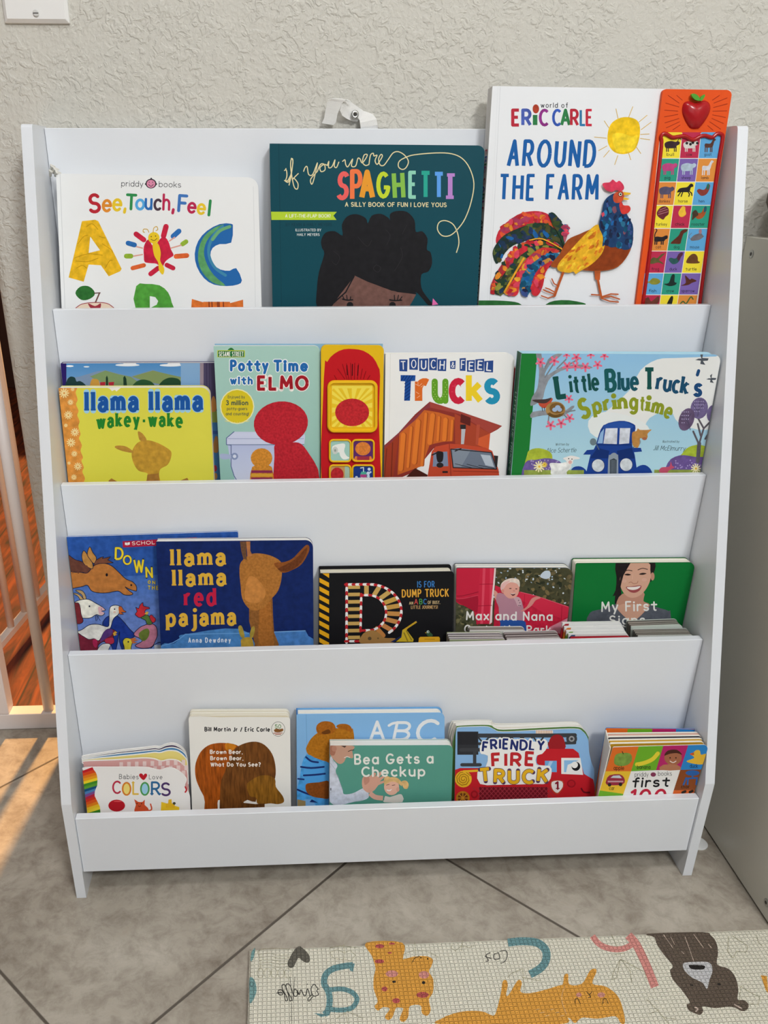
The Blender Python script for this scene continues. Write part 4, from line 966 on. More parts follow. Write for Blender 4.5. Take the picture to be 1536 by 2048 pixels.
# raised red frame
T_ = A.T
pts = spline([T_(p) for p in pp('65,2040 130,1560 190,1010 240,560 235,480 255,445 290,450 340,478 400,470 455,468 525,500 590,470 640,462 700,478 745,445 785,450 795,490 760,700 690,1200 620,1740 582,2040')], False, 4)
mbt = MB(); pf = Plane(-.0320, ony(985, 172, -.0265).z, .065)
mbt.tube([pf.P(*p) for p in pts], .0022, 'a90f12', 8); mbt.build('picture_frame', PLAS, panel, True)
# the apple button
mba = MB(); pr_ = [T_(p) for p in spline(pp('490,145 440,165 425,240 450,320 490,385 520,402 560,402 590,390 650,310 685,230 680,170 640,140 590,150 540,160'), True, 4)]
cx_ = sum(p[0] for p in pr_) / len(pr_); cy_ = sum(p[1] for p in pr_) / len(pr_); rings = []
for k in range(6):
    f = cos(k * pi / 12) if k else 1; hgt_ = .0075 * sin(k * pi / 12) - .001
    rings.append([fr_.P(cx_ + (p[0] - cx_) * f, cy_ + (p[1] - cy_) * f) + N * hgt_ for p in pr_])
n = len(pr_); mba.add([p for R in rings for p in R], [(i * n + j, i * n + (j + 1) % n, (i + 1) * n + (j + 1) % n, (i + 1) * n + j) for i in range(5) for j in range(n)] + [tuple(5 * n + j for j in range(n))], 'a90d18')
ap = mba.build('apple_button', PLAS, panel, True)
mbl = MB()
for q in ('493,95 515,85 550,100 575,140 560,150 520,135', '570,145 585,110 612,92 615,110 590,148'):
    mbl.slab([fr_.P(*T_(p)) + N * .0055 for p in spline(pp(q), True, 3)], N, 0, .003, '4fa032')
mbl.build('leaf', PLAS, ap)
# ---------------------------------------------------------------- second tier
# scenic picture book mostly hidden behind the yellow one
b = Book('picture_book', 'picture book with a purple spine and blue hills, behind the yellow board book', 1, (121, 727), (437, 726), (136, 963), (446, 962), -.0835, .035, .011, '2b1c62', (1, 1), page='dcdad4', npg=4, spine='2b1c62')
A = b.art.frame(100, 680, 4.518)
A.rect(148, 206, 1182, 1290, '4f8cc4', grad='bcd6ea')
for q in ((180, 236, 34, 9), (330, 242, 26, 6), (700, 226, 110, 12), (720, 216, 60, 12), (1090, 228, 100, 12), (1120, 216, 60, 12)): A.ell(*q, 'f0f3f6')
A.poly('148,345 260,332 430,282 500,272 600,300 730,330 900,278 930,270 1020,300 1182,332 1182,430 148,430', '7d93b0'); A.poly('360,330 500,276 620,310 730,332 850,415 700,430 500,400', '7f9765'); A.poly('740,330 930,276 1182,335 1182,420 1000,400 850,370', '84955f')
A.poly('148,380 165,345 190,330 225,340 240,375 270,370 310,395 320,430 148,430', '1f3b3a', 3); A.poly('750,430 770,385 810,362 860,358 920,380 940,430', '2a5230', 3); A.poly('990,430 1010,375 1060,345 1110,340 1165,355 1190,400 1190,430', '25472c', 3)
A.poly('505,430 505,340 515,320 524,345 526,430', '1e3a2a'); A.poly('665,430 662,340 675,322 690,350 697,430', '1e3a2a')
A.poly('452,382 500,378 500,430 455,430', 'b32a38'); A.poly('528,382 580,378 572,430 535,430', 'b32a38'); A.poly('365,425 375,360 400,350 440,365 445,430', 'c9963f', 3)
A.rect(1182, 206, 1360, 1290, '87add2', grad='4a7ab5'); A.rect(1355, 206, 1388, 1290, '9a8a94'); A.rect(1388, 206, 1530, 700, '4d4562'); A.lines(['1415,210 1420,700', '1440,210 1445,700'], 6, '3c3550'); A.rect(1388, 700, 1540, 1290, '4a7fb0'); A.rect(1400, 640, 1520, 745, '93a04c')
A.poly('1450,640 1460,540 1480,505 1500,560 1500,640', 'c9894a', 3); A.poly('1470,1000 1490,880 1515,880 1520,1010', 'b57f45', 3); A.ell(1490, 1160, 20, 30, 'b03a4c'); A.ell(1495, 1230, 18, 30, 'c08a50'); A.rect(1462, 820, 1530, 850, '3f5f9a')
b.done()

b = Book('board_book', 'yellow board book with an orange daisy border and blue lettering', 1, (117, 776), (419, 775), (134, 964), (428, 963), -.103, .05, .0155, 'dfd94f', (1, 18), edge='e9e4cf', npg=7, page='ebe7da')
A = b.art.frame(100, 680, 4.518)
A.poly('60,424 225,424 244,440 232,475 250,540 235,580 258,640 246,680 268,735 256,780 276,850 262,890 288,950 276,1000 298,1060 284,1095 306,1150 292,1190 316,1250 305,1300 305,1480 60,1480', 'dd9342', 3, mat=1)
def daisy(A, x, y, r, col, ctr): 
    V = []
    for k in range(11):
        a = k * 2 * pi / 11; V.append([(x + r * .32 * cos(a), y + r * .32 * sin(a)), (x + r * cos(a), y + r * sin(a))])
    A.lines(V, r * .26, col); A.ell(x, y, r * .22, r * .22, ctr)
for x, y, r in ((128, 480, 40), (185, 563, 24), (166, 678, 35), (143, 772, 16), (225, 833, 34), (190, 927, 36), (220, 1028, 25), (172, 1112, 14), (252, 1142, 32), (216, 1240, 24), (205, 445, 16)): daisy(A, x, y, r, 'f4dda0', 'dd9342')
A.poly('495,424 540,440 560,462 585,450 600,465 640,432 670,422 640,400 480,400', 'f2efe4', 0)
lb_ = dict(slab=.78, cap=0, ser=.42, sq=.74, gap=2.6)
A.txt('llama llama', 312, 638, 168, 1070, .25, '1d57a4', out=('9fcfe8', 7), rot=-.4, **lb_)
A.txt('wakey-wake', 420, 796, 120, 782, .25, '25822f', arc=18, rot=-.6, **lb_)
# a plain tan shape in place of the picture
A.poly('870,1300 885,1210 800,1180 750,1100 740,1010 790,930 870,905 960,925 1040,965 1095,1010 1090,1075 1060,1130 1000,1165 985,1215 990,1300', 'c29536', 4, mat=1)
A.poly('870,1300 880,1215 985,1205 985,1300', 'a87638', 0, mat=1)
A.poly('750,1020 660,1005 590,975 600,955 680,960 745,1000', 'b88a3a', 4, mat=1); A.poly('815,910 795,850 800,825 840,850 872,905', 'b88a3a', 4, mat=1)
A.poly('530,1270 555,1250 610,1280 600,1300 530,1300', 'a87638', 0); A.poly('1165,1275 1240,1245 1260,1280 1180,1300', 'a87638', 0)
b.done()

zb = ZB[1] + .002
# light green sound book with a yellow button panel
b = Book('sound_book', 'pale green sound book with a yellow and red button panel, on the second tier', 1, (427, 692), (640, 692), (441, 962), (640, 960), -.0985, .06, .0125, 'a5cbc0', (2, 11), npg=4, page='e2e0d6', edge='b9d4cc')
A = b.art.frame(420, 670, 4.267)
A.rect(20, 80, 960, 1500, 'a9cec3', grad='8fbdb4')
A.poly('152,134 160,118 180,108 198,118 206,134', '2f7a3a', 2); A.rect(62, 130, 298, 190, 'c9d24a'); A.rect(68, 136, 292, 186, '23703a'); A.txt('SESAME STREET', 76, 180, 36, 210, .2, 'f4f4ec', sq=.62)
TB_ = dict(b=.3, sq=.85)
A.txt('Potty', 170, 300, 80, 330, col='2468ae', out=('eef2f2', 7), **TB_); A.txt('Time', 540, 302, 80, 298, col='2468ae', out=('eef2f2', 7), **TB_)
A.txt('with', 170, 415, 54, 196, col='2468ae', out=('eef2f2', 7), **TB_)
A.txt('ELMO', 400, 462, 104, 444, b=.27, col='a31c28', out=('f2e9e4', 7), cap=0, mat=1)
A.ell(232, 610, 146, 150, 'f0e9b0'); A.ell(232, 610, 137, 141, 'd9c428')
A.txt('Enjoyed by', 152, 540, 24, 146, .17, '2c4a4c'); A.txt('3 million', 136, 596, 36, 190, .22, '2c4a4c'); A.txt('potty-goers', 144, 640, 24, 174, .18, '2c4a4c'); A.txt('and counting!', 134, 684, 24, 198, .18, '2c4a4c')
A.lines([f'{232 + 20 * k},740 {232 + 26 * k},{752 - abs(k) * 5}' for k in (-4, -3, -2, -1, 0, 1, 2, 3, 4)], 4, 'e8dc70')
# cistern
A.poly('140,880 205,825 800,830 812,860 805,930 140,935', 'ccd2ea'); A.poly('150,935 800,935 780,1500 260,1500 205,1200 180,1120', 'b5bfe0', grad='e4e8f4'); A.line('205,825 140,880 140,935 180,940 180,1120 205,1200 240,1260', 7, '5b6b96'); A.line('150,885 800,885', 4, '8d99c2'); A.line('150,936 800,936', 5, '5b6b96')
A.poly('85,1020 110,1012 185,1025 185,1050 120,1062 85,1045', 'a9b4d4', 3); A.ell(210, 1035, 30, 30, '8694bb'); A.ell(210, 1035, 15, 15, 'd5dcee')
# a plain red shape in place of the picture, with a small orange one
RDD = 'b92632'
A.ell(605, 752, 232, 186, RDD, -6, 3, 28)
A.poly('560,925 700,915 780,930 850,1020 905,1110 930,1200 930,1500 530,1500 540,1200 550,1040', RDD, 3, mat=3)
A.ell(440, 1050, 92, 84, 'd08a32', 0, 3); A.poly('350,1500 345,1180 390,1110 500,1110 540,1180 540,1500', 'd08a32', 2, mat=3)
for y, c_ in ((1155, '8c2f52'), (1185, 'd9a63a'), (1215, '8c2f52'), (1240, 'd9a63a')): A.rect(352, y, 532, y + 22, c_)
b.backmb = MB(); q_ = [(428, 690), (768, 690), downto(b.pl.P, (767, 690), (763, 960)), downto(b.pl.P, (428, 690), (441, 960))]
b.backmb.slab([b.pl.P(*p) for p in q_], b.N, b.th - .0012, b.th, '8db6cf')
root = b.done()
fr_ = Plane(-.1045, ony(427, 692, -.0985).z, .06); N = fr_.N; zb = ZB[1] + .002
q = [(642, 690), (768, 691), downto(fr_.P, (768, 691), (764, 960)), downto(fr_.P, (642, 690), (642, 960))]
out = rounded(q, {0: 11, 1: 11})
mb = MB(); mb.slab([fr_.P(*p) for p in out], N, 0, .0058, 'e4b81c')
A = Art(fr_, out).frame(420, 670, 4.267)
A.poly('975,1700 972,360 1000,230 1060,160 1140,122 1230,120 1310,135 1390,190 1435,270 1452,350 1440,700 1425,1700', 'c11a22', 2)
A.lines(['1130,250 1170,380', '1165,245 1185,380', '1200,240 1205,378', '1235,240 1232,378', '1268,245 1258,378', '1090,290 1150,375', '1060,345 1080,378', '1300,290 1285,372', '1365,345 1345,378', '1330,310 1310,375'], 7, '8c0f16'); A.lines(['1168,260 1172,340', '1265,260 1260,345', '1215,250 1214,345'], 8, '3c060a')
A.bake(mb)
panel = mb.build('sound_panel', None, root); panel['label'] = 'yellow plastic panel with a red arched insert and square picture buttons'
bf = Plane(-.1075, ony(427, 692, -.0985).z, .06)
def button(x0, y0, x1, y1, r, rim, draw, wid=10, par=panel):
    T_ = lambda p: (420 + p[0] / 4.267, 670 + p[1] / 4.267)
    O = rounded([(x0, y0), (x1, y0), (x1, y1), (x0, y1)], [r] * 4)
    mb = MB(); mb.slab([bf.P(*T_(p)) for p in O], N, .0005, .0031, rim)
    pts = O; mb.tube([bf.P(*T_(p)) for p in O], wid / 4.267 / 2 * .00062, rim, 6, True)
    a = Art(Plane(-.1071, ony(427, 692, -.0985).z, .06), [T_(p) for p in O]); a.frame(420, 670, 4.267); draw(a); a.bake(mb)
    return mb.build('picture_button', None, par)
YL = 'eab81e'
def sun_(a):
    a.rect(1040, 432, 1385, 785, 'f3dc52')
    V = []
    for k in range(18):
        t0 = k * 20; c_, s_ = cos(radians(t0)), sin(radians(t0)); c2, s2 = cos(radians(t0 + 9)), sin(radians(t0 + 9))
        a.poly([(1213, 620), (1213 + 172 * max(-1, min(1, 1.4 * c_)), 620 + 165 * max(-1, min(1, 1.4 * s_))), (1213 + 172 * max(-1, min(1, 1.4 * c2)), 620 + 165 * max(-1, min(1, 1.4 * s2)))], 'e9c42c')
    a.ell(1213, 660, 145, 118, 'bf2a30', 0, 3, 28)
button(1015, 402, 1415, 818, 45, YL, sun_, 30)
def roll(a):
    a.rect(1030, 905, 1192, 1075, '9fc9be'); a.poly('1045,950 1130,925 1155,940 1145,990 1165,1030 1190,1050 1140,1062 1110,1030 1100,1000 1055,1015', 'eceee9', 3); a.ell(1068, 985, 24, 32, 'c9cfc9'); a.ell(1068, 985, 9, 12, '9aa49c')
def orange_(a):
    a.rect(1222, 905, 1390, 1070, '5a2a6a'); a.ell(1305, 970, 66, 58, 'd97f38', 0, 3); a.poly('1225,1070 1240,1035 1375,1035 1388,1070', 'd97f38', 0, mat=3); a.rect(1255, 1035, 1360, 1070, '9c3040')
def red_(a): a.rect(1030, 1120, 1195, 1300, 'c79a5c'); a.ell(1085, 1190, 55, 60, 'b92a30', 0, 3); a.rect(1150, 1120, 1195, 1300, 'a9c3b0')
def soap(a):
    a.rect(1222, 1120, 1390, 1300, '1f3a86'); a.poly('1280,1300 1282,1190 1292,1165 1330,1165 1338,1190 1340,1300', '4fae9a'); a.rect(1283, 1190, 1336, 1215, 'b7438a'); a.line('1310,1165 1310,1130 1285,1135', 8, 'd8e6e2')
    for q in ((1358, 1145, 13), (1350, 1180, 15), (1352, 1205, 12), (1250, 1215, 12), (1295, 1222, 9), (1370, 1170, 8)): a.ell(q[0], q[1], q[2], q[2], 'cfe0f2')
for q, dr in (((1022, 896, 1200, 1080), roll), ((1216, 896, 1398, 1076), orange_), ((1022, 1112, 1200, 1296), red_), ((1216, 1112, 1398, 1296), soap)): button(*q, 30, YL, dr, 16)

# white truck board book
b = Book('board_book', 'white board book with patterned letters over an orange dump truck', 1, (771, 708), (1030, 707), (768, 957), (1012, 953), -.1005, .07, .0135, 'eeeeec', (2, 14), npg=6, page='e9e6dd')
A = b.art.frame(750, 690, 5.12)
A.line('158,85 138,1400', 4, 'd9d9d6')
for x, y, w, h, ch, r in ((248, 150, 86, 118, 'T', -2), (350, 132, 92, 120, 'O', 2), (450, 140, 96, 126, 'U', 1), (553, 132, 84, 124, 'C', 2), (640, 143, 92, 122, 'H', 3), (768, 163, 58, 80, '&', 3), (866, 135, 64, 128, 'F', 2), (940, 155, 84, 118, 'E', 3), (1028, 143, 90, 122, 'E', 4), (1118, 160, 94, 118, 'L', 5)):
    A.poly([(x, y + r), (x + w, y - 2), (x + w - 4, y + h + 3), (x + 2, y + h)], '2b4a8c'); A.txt(ch, x + w * .2, y + h * .83, h * .66, w * .58, .17, 'f0f0f0', rot=r)
A.poly('262,308 415,310 412,368 368,370 358,570 298,570 308,372 262,370', '1d4f9c'); A.lines([f'{300 + 2},{330 + k * 34} 362,{300 + k * 34 - 14}' for k in range(2, 8)] + [f'{265 + 30 * k},368 {300 + 30 * k},312' for k in range(4)], 9, '123274', 0)
A.txt('r', 408, 572, 300, 168, .3, 'de6c28', cap=0); A.txt('u', 580, 572, 300, 172, .3, '64a029'); A.dots([(600 + 30 * (k % 5) + (k // 5 % 2) * 15, 385 + 24 * (k // 5)) for k in range(38) if (k % 5 in (0, 4)) or k > 24], 4, 'c9e08a')
A.txt('c', 755, 572, 305, 174, .3, 'cd2440', cap=0); A.txt('k', 930, 572, 262, 180, .26, 'f1d02b', cap=0); A.txt('s', 1118, 576, 310, 162, .3, '2592b8', cap=0)
A.lines(['415,400 450,420 480,395', '470,430 500,410', '420,480 450,500', '430,540 460,520', '440,380 440,410'], 4, 'f3c9a8'); A.lines(['790,420 830,420', '820,400 820,440', '780,480 800,480', '850,550 880,530', '870,400 880,430'], 4, 'e0506a')
# dump truck
O1, O2, O3, O4 = 'c8642a', '8e342c', 'a8442c', 'e07a2e'
A.poly('70,1050 240,900 410,710 560,580 700,625 900,690 1180,790 1300,830 1255,865 1180,905 1165,1070 850,1060 600,1060 400,1300 260,1360 70,1400', O2)
A.poly('560,580 900,690 1300,828 1250,860 1180,905 860,705 560,640', 'a3443a'); A.poly('80,1060 560,585 565,640 500,665 410,770 90,1085', '8a3a44')
A.poly('250,905 410,770 505,665 650,690 815,740 800,985 700,990 560,1020 480,1240 230,1330', O1)
for x0, y0, x1, y1, w in ((290, 920, 262, 1270, 46), (370, 845, 335, 1245, 26), (440, 785, 400, 1200, 48), (520, 705, 478, 1230, 28), (590, 720, 560, 1000, 48), (655, 740, 640, 975, 24), (722, 765, 708, 965, 44), (790, 775, 778, 975, 22)):
    A.line([(x0 + 12, y0), (x1 + 12, y1)], w, 'a9501f'); A.line([(x0, y0), (x1, y1)], w, O4)
A.poly('815,700 1180,905 1165,1070 820,1010', O3); A.poly('880,705 980,745 975,830 872,790', '5e2420'); A.poly('1045,960 1180,905 1165,1070 1040,1020', 'd25c34'); A.poly('1040,815 1075,815 1055,1020 1030,1020', 'b5503a')
A.poly('885,830 930,830 910,1015 880,1015', 'b9bcc2'); A.rect(872, 815, 930, 860, '2c2a2c')
A.poly('70,1400 70,1085 245,920 190,1340', '9c3a24'); A.lines(['180,1000 165,1360', '120,1060 95,1380'], 8, '6e2a1c')
A.poly('530,1420 545,1300 580,1090 620,1040 760,1010 850,1015 1130,1050 1200,1085 1265,1280 1280,1420', 'c14a30'); A.poly('600,1100 740,1090 750,1240 590,1245', '7d8aa4'); A.poly('775,1065 860,1055 1190,1100 1245,1270 800,1255', '6f7a8a'); A.poly('790,1075 980,1075 880,1250 805,1245', '848f9c'); A.poly('1080,1120 1180,1130 1220,1250 1130,1230', 'b9c4cf')
A.line('775,1065 1190,1100 1245,1270 800,1255 775,1065', 9, '2a2022'); A.line('760,1010 780,1400', 6, '8c2f22'); A.poly('628,1095 680,1090 700,1110 690,1190 640,1195', '231f22', 3); A.ell(665, 1230, 36, 26, '2a2628'); A.line('585,1125 640,1100', 14, '2a2628'); A.lines(['820,1215 1000,1260', '940,1220 1110,1262', '1060,1230 1220,1262'], 5, '1f1f22'); A.poly('1215,1130 1260,1135 1250,1250 1235,1250', '2d2b2d'); A.line('820,1085 880,1060', 12, '2a2628')
A.poly('270,1400 410,1260 540,1330 520,1420', '4a2018'); A.line('800,1290 1270,1300', 5, '7d2a1e'); A.rect(690, 1290, 745, 1310, '2a2426')
b.done()

# red book whose edge shows behind, then the blue and green one
b = Book('picture_book', 'dark red book showing only an edge behind the green-spined hardcover', 1, (1022, 736), (1240, 738), (1010, 950), (1215, 950), -.0815, .03, .009, '8f2f2c', (2, 2), npg=3, page='ddd8cc'); b.done()
b = Book('picture_book', 'light blue hardcover with a green spine, blue truck and pink blossoms', 1, (1043, 707), (1443, 709), (1022, 951), (1408, 947), -.1195, .035, .020, 'a9cfe0', (2, 13), npg=5, page='ebe9e2', inset=.0025, kind='hard', spine='1d5a3a', edge='a4c9d8')
A = b.art.frame(1000, 680, 3.339)
A.rect(60, 70, 1530, 1100, '8fc0e4', grad='b9dde2')
A.poly('1440,110 1530,100 1490,500 1380,600 1200,560 1130,470 1000,520 930,600 640,640 600,540 680,500 860,340 940,200 1050,130 1180,120', 'e8e9e6', 3); A.poly('590,540 700,480 900,520 1000,600 900,660 640,650', 'e6ebea', 3)
A.poly('140,80 250,82 165,1100 60,1100', '1f7a34')
A.poly('215,380 250,320 260,200 240,90 275,90 292,190 320,130 370,95 415,95 330,170 300,240 390,190 450,170 560,165 620,185 560,190 440,195 340,250 300,330 280,400 205,440', '8c9097', 3, mat=1); A.poly('205,520 215,480 330,470 400,490 480,440 495,450 420,510 330,500 250,510', '8c9097', 2, mat=1); A.lines(['410,480 470,545', '440,480 500,470', '330,480 320,560', '300,180 350,110', '380,190 440,130', '450,170 520,130', '300,250 370,140'], 9, '7d8289')
def blossom(x, y, r):
    V = [[(x, y), (x + r * cos(k * 1.256 + .3), y + r * sin(k * 1.256 + .3))] for k in range(5)]; A.lines(V, r * .5, 'e4708c'); A.ell(x, y, r * .28, r * .28, 'c23a5c')
for x, y, r in ((270, 148, 28), (362, 138, 28), (445, 100, 20), (510, 115, 28), (606, 98, 22), (697, 105, 24), (448, 175, 28), (503, 175, 26), (570, 180, 28), (652, 165, 26), (460, 392, 24), (338, 568, 28), (408, 555, 28), (465, 520, 26)): blossom(x, y, r)
A.poly('215,405 300,400 340,388 352,395 335,425 300,455 265,440 250,415', 'c0503a', 3); A.poly('215,400 300,395 345,385 310,420 255,420', '4a3a38', 3); A.lines(['280,450 285,475', '295,450 298,472'], 4, '3a2a24')
A.ell(370, 465, 66, 54, 'a5814c', 0, 1); A.ell(378, 455, 48, 36, '7a5a30', 0, 1)
for q in ((365, 465, 17, 14), (385, 450, 18, 15), (398, 465, 16, 13)): A.ell(*q, '9db6d6')
for k in range(7): A.line(ellipse(370, 468, 62 - k * 3, 50 - k * 3, 0, 16, 20 + 5 * k, 150), 2.5, '6e5228')
DG = '17504c'
LT = dict(b=.3, slab=.6, cap=0, ser=.5, sq=.95, gap=1.9)
A.txt('L', 372, 384, 140, 86, col=DG, rot=-8, **LT); A.txt('ittle', 468, 350, 112, 200, col=DG, rot=-6, **LT); A.txt('B', 702, 338, 132, 80, col='1a5a5c', rot=-3, **LT); A.txt('lue', 785, 332, 118, 144, col='1a5462', rot=-1, **LT)
A.txt('T', 955, 330, 134, 84, col=DG, rot=0, **LT); A.txt('ruck', 1035, 326, 112, 222, col='1d4e6e', rot=9, **LT); A.txt("'", 1290, 312, 112, 24, col='1f4a7a', rot=12, b=.24); A.txt('s', 1285, 362, 105, 62, col='1f4a7a', rot=12, **LT)
GS = '8e9a2a'
A.txt('S', 536, 522, 118, 78, col=GS, rot=-12, **LT)
for ch, x, y, w, r in (('p', 622, 490, 66, -10), ('r', 692, 472, 54, -8), ('i', 752, 464, 32, -6), ('n', 786, 462, 68, -4), ('g', 860, 456, 62, 2), ('t', 925, 464, 44, 4), ('i', 966, 472, 34, 8), ('m', 1004, 480, 84, 14), ('e', 1086, 506, 56, 20)): A.txt(ch, x, y, 96, w, col=GS, rot=r, **LT)
# a plain blue lorry
TB1, TB2 = '1c3f8f', '15306f'
A.poly('640,700 660,630 690,570 760,545 830,540 890,560 905,590 880,700 900,770 905,1100 570,1100 600,780 620,740', TB1, 2); A.poly('690,568 760,548 840,545 895,575 880,590 690,590', '2a52a4', 0)
A.poly('705,590 785,588 780,695 690,692', 'd3d8e2', mat=1); A.poly('800,588 870,588 862,690 795,695', 'd3d8e2', mat=1); A.poly('650,690 670,620 695,590 685,690', '8fb4dc'); A.line('642,700 880,700', 6, TB2)
A.poly('555,765 580,735 640,730 640,765', TB1); A.poly('880,750 890,720 940,720 948,745', TB1); A.poly('650,720 730,740 720,790 600,790', TB2); A.poly('780,740 880,720 900,790 790,800', TB2)
A.poly('720,1100 722,800 735,768 760,752 782,765 790,800 780,1100', '8e9aa6', 2); A.poly('732,1100 734,800 760,790 778,800 772,1100', '26303a'); A.lines([f'{742 + 9 * k},800 {740 + 9 * k},1090' for k in range(4)], 3, '8e9aa6')
for x, y in ((655, 838), (842, 832)): A.ell(x, y, 46, 46, '2b3d6e'); A.ell(x, y, 41, 42, 'd0d6da', 0, 1)
A.poly('465,890 490,850 540,845 580,880 585,960 460,960', TB1, 3); A.poly('890,885 920,845 970,835 1012,875 1020,960 890,960', TB1, 3); A.ell(622, 680, 22, 24, '6a7c84'); A.ell(916, 680, 24, 24, '8a969c'); A.lines(['640,690 660,730', '900,700 890,720'], 6, '5a6a74')
A.poly('882,620 910,608 920,590 935,600 985,600 1012,598 985,625 985,650 965,665 935,655 930,700 915,720 885,700', 'c08a4a', 3, mat=1); A.ell(965, 658, 16, 10, 'a9684a')
A.txt('Written by', 370, 705, 16, 90, .14, '3a4248', shear=.2, rot=-1); A.txt('Alice Schertle', 308, 752, 30, 200, .1, '24303a', shear=.3, rot=-1); A.txt('Illustrated by', 1085, 685, 15, 112, .14, '3a4248', shear=.2); A.txt('Jill McElmurry', 1022, 735, 30, 215, .1, '24303a', shear=.3, rot=1)
A.poly('165,900 180,770 200,735 260,722 330,745 350,790 330,900', 'a9b83a', 3, mat=1); A.poly('160,960 168,820 240,800 330,790 420,830 440,960', '6c5a98', 3, mat=1); A.dots([(random.uniform(190, 400), random.uniform(800, 870)) for _ in range(26)], 5, 'a99ac4'); A.rect(160, 868, 560, 1000, '93a24a', 1)
daisy(A, 262, 845, 34, 'f2e8b0', 'e0b43a'); daisy(A, 297, 832, 18, 'e8c840', 'b98a2a')
A.poly('330,830 345,820 400,822 440,815 470,820 475,850 445,880 440,900 345,900 340,860', 'e4e4e0', 3, mat=1); A.poly('420,790 450,778 480,772 530,785 525,795 490,800 485,825 455,830 440,805', 'eae6e2', 3); A.ell(468, 815, 12, 12, 'e0b0a8'); A.dots(((458, 792), (480, 795)), 4, '2a2a2e')
A.poly('1215,760 1260,715 1340,700 1420,740 1420,800 1200,800', 'a9bc3a', 3, mat=1); A.poly('1110,960 1120,820 1200,770 1300,780 1420,800 1420,960', '6a5490', 3, mat=1); A.dots([(random.uniform(1160, 1380), random.uniform(800, 860)) for _ in range(26)], 5, 'a592c4'); A.rect(1030, 866, 1420, 1000, '8f9c48', 1)
A.line('1320,810 1330,690', 26, '5f5a62', mat=1); A.lines(['1330,700 1290,610', '1330,690 1360,590 1310,500', '1360,590 1420,530', '1370,660 1400,610', '1340,640 1320,560'], 12, '5f5a62')
A.ell(1330, 455, 58, 72, '6f628c', 10, 1); A.ell(1245, 530, 50, 78, '655472', 20, 1); A.ell(1415, 490, 34, 56, '6f628c', 10, 1); A.lines(['1320,510 1335,400', '1325,480 1290,430', '1330,460 1370,420', '1270,600 1240,480', '1255,550 1215,510', '1250,530 1275,490'], 4, '4d4560'); A.dots([(1300 + 14 * (k % 5), 410 + 22 * (k // 5)) for k in range(18)] + [(1215 + 14 * (k % 4), 480 + 24 * (k // 4)) for k in range(14)], 4, 'a99fc2')
A.poly('1062,870 1080,850 1130,845 1140,812 1150,840 1165,850 1130,870 1110,890 1070,885', 'c0506a', 3); daisy(A, 1308, 858, 30, 'f0e6b4', 'd9a82e')
for x, y, k in ((1345, 130, 1), (1408, 260, .75)):
    A.poly([(x + k * a, y + k * c) for a, c in ((-42, 4), (-20, -6), (0, -6), (-8, -30), (12, -46), (6, -10), (48, -8), (42, 8), (10, 10), (26, 36), (-8, 30), (-4, 8))], '50565e')
def st(mb, o, B): spine_print(o, B).bake_to(mb, [("LITTLE BLUE TRUCK'S", 46, 13, 7, 96, .16, ['8fb7a8'])])
b.done(st)
# ---------------------------------------------------------------- third tier
b = Book('picture_book', 'thin blue paperback with a horse, goat and farm birds', 2, (133, 1074), (476, 1063), (153, 1300), (482, 1290), -.1475, .05, .004, '2f5fae', (1, 3), npg=2, page='e4e0d8', ct=.0008, edge='c9d2e0')
A = b.art.frame(120, 1050, 7.314)
A.poly('60,150 2700,60 2700,700 60,800', '2b56a4', mat=1); A.poly('60,780 2700,680 2700,2000 60,2000', '3a68b4', grad='8196d2', mat=1)
A.poly('915,238 2000,180 2000,275 920,328', 'b0203f'); A.poly('950,255 985,258 1020,250 1022,285 985,298 950,290', 'f2f2f2'); A.line('986,258 986,296', 4, 'b0203f'); A.txt('SCHOLASTIC', 1052, 292, 46, 640, .16, 'f4f0ea', rot=-2.6)
for ch, x, y, h, w, r in (('D', 798, 496, 160, 130, 2), ('O', 920, 572, 122, 130, 0), ('W', 1078, 690, 180, 160, -2), ('N', 1254, 768, 145, 108, -3)): A.txt(ch, x, y, h, w, .2, 'ecd331', rot=r, cap=0, out=('20304e', 5))
for ch, x, y, w in (('o', 1285, 855, 42), ('N', 1350, 862, 44)): A.txt(ch, x, y, 44 if ch == 'N' else 62, w, .2, 'dfc63a', out=('20304e', 3))
for ch, x, y, w in (('T', 1284, 940, 42), ('H', 1345, 942, 42), ('E', 1405, 944, 40)): A.txt(ch, x, y, 50, w, .2, 'dfc63a', out=('20304e', 3))
INK = '1c2138'
def shape(p, c, w=9, sm=4, mat=1):
    A.poly(p, c, sm, mat=mat); A.line(p, w, INK, sm, closed=True)
HB = 'b9763a'
shape('100,440 220,505 330,540 420,600 470,700 400,720 330,690 270,720 150,690', '6a4034'); 
shape('100,690 220,690 300,690 400,700 480,610 560,560 660,560 760,600 850,680 960,785 1060,830 1115,890 1122,950 1105,965 1010,935 955,905 1010,960 1065,1000 1040,1022 940,1020 850,965 700,990 560,990 460,960 400,880 300,905 100,915', HB, 10)
shape('320,440 350,375 400,430 450,500 485,590 470,640 400,610 340,550', 'c08a48'); shape('402,440 410,370 440,320 480,400 530,470 525,530 490,560 440,500', 'c08a48'); shape('490,590 530,510 600,470 640,462 620,490 740,462 700,510 780,550 680,560 580,560', '7a4a36', 8, 0)
A.poly('160,640 190,710 215,640 270,715 300,650 400,700 370,620 440,660 400,590 200,560', '6a4034', 0, mat=1); A.ell(685, 728, 17, 24, '18141c'); A.poly('675,715 690,700 692,720', '18141c'); A.ell(1043, 878, 14, 14, '1c1420')
shape('190,1000 250,1000 310,1040 345,1090 300,1095 260,1040', 'b99a68', 8); shape('230,955 310,955 360,1000 385,1080 345,1085 320,1020', 'b99a68', 8)
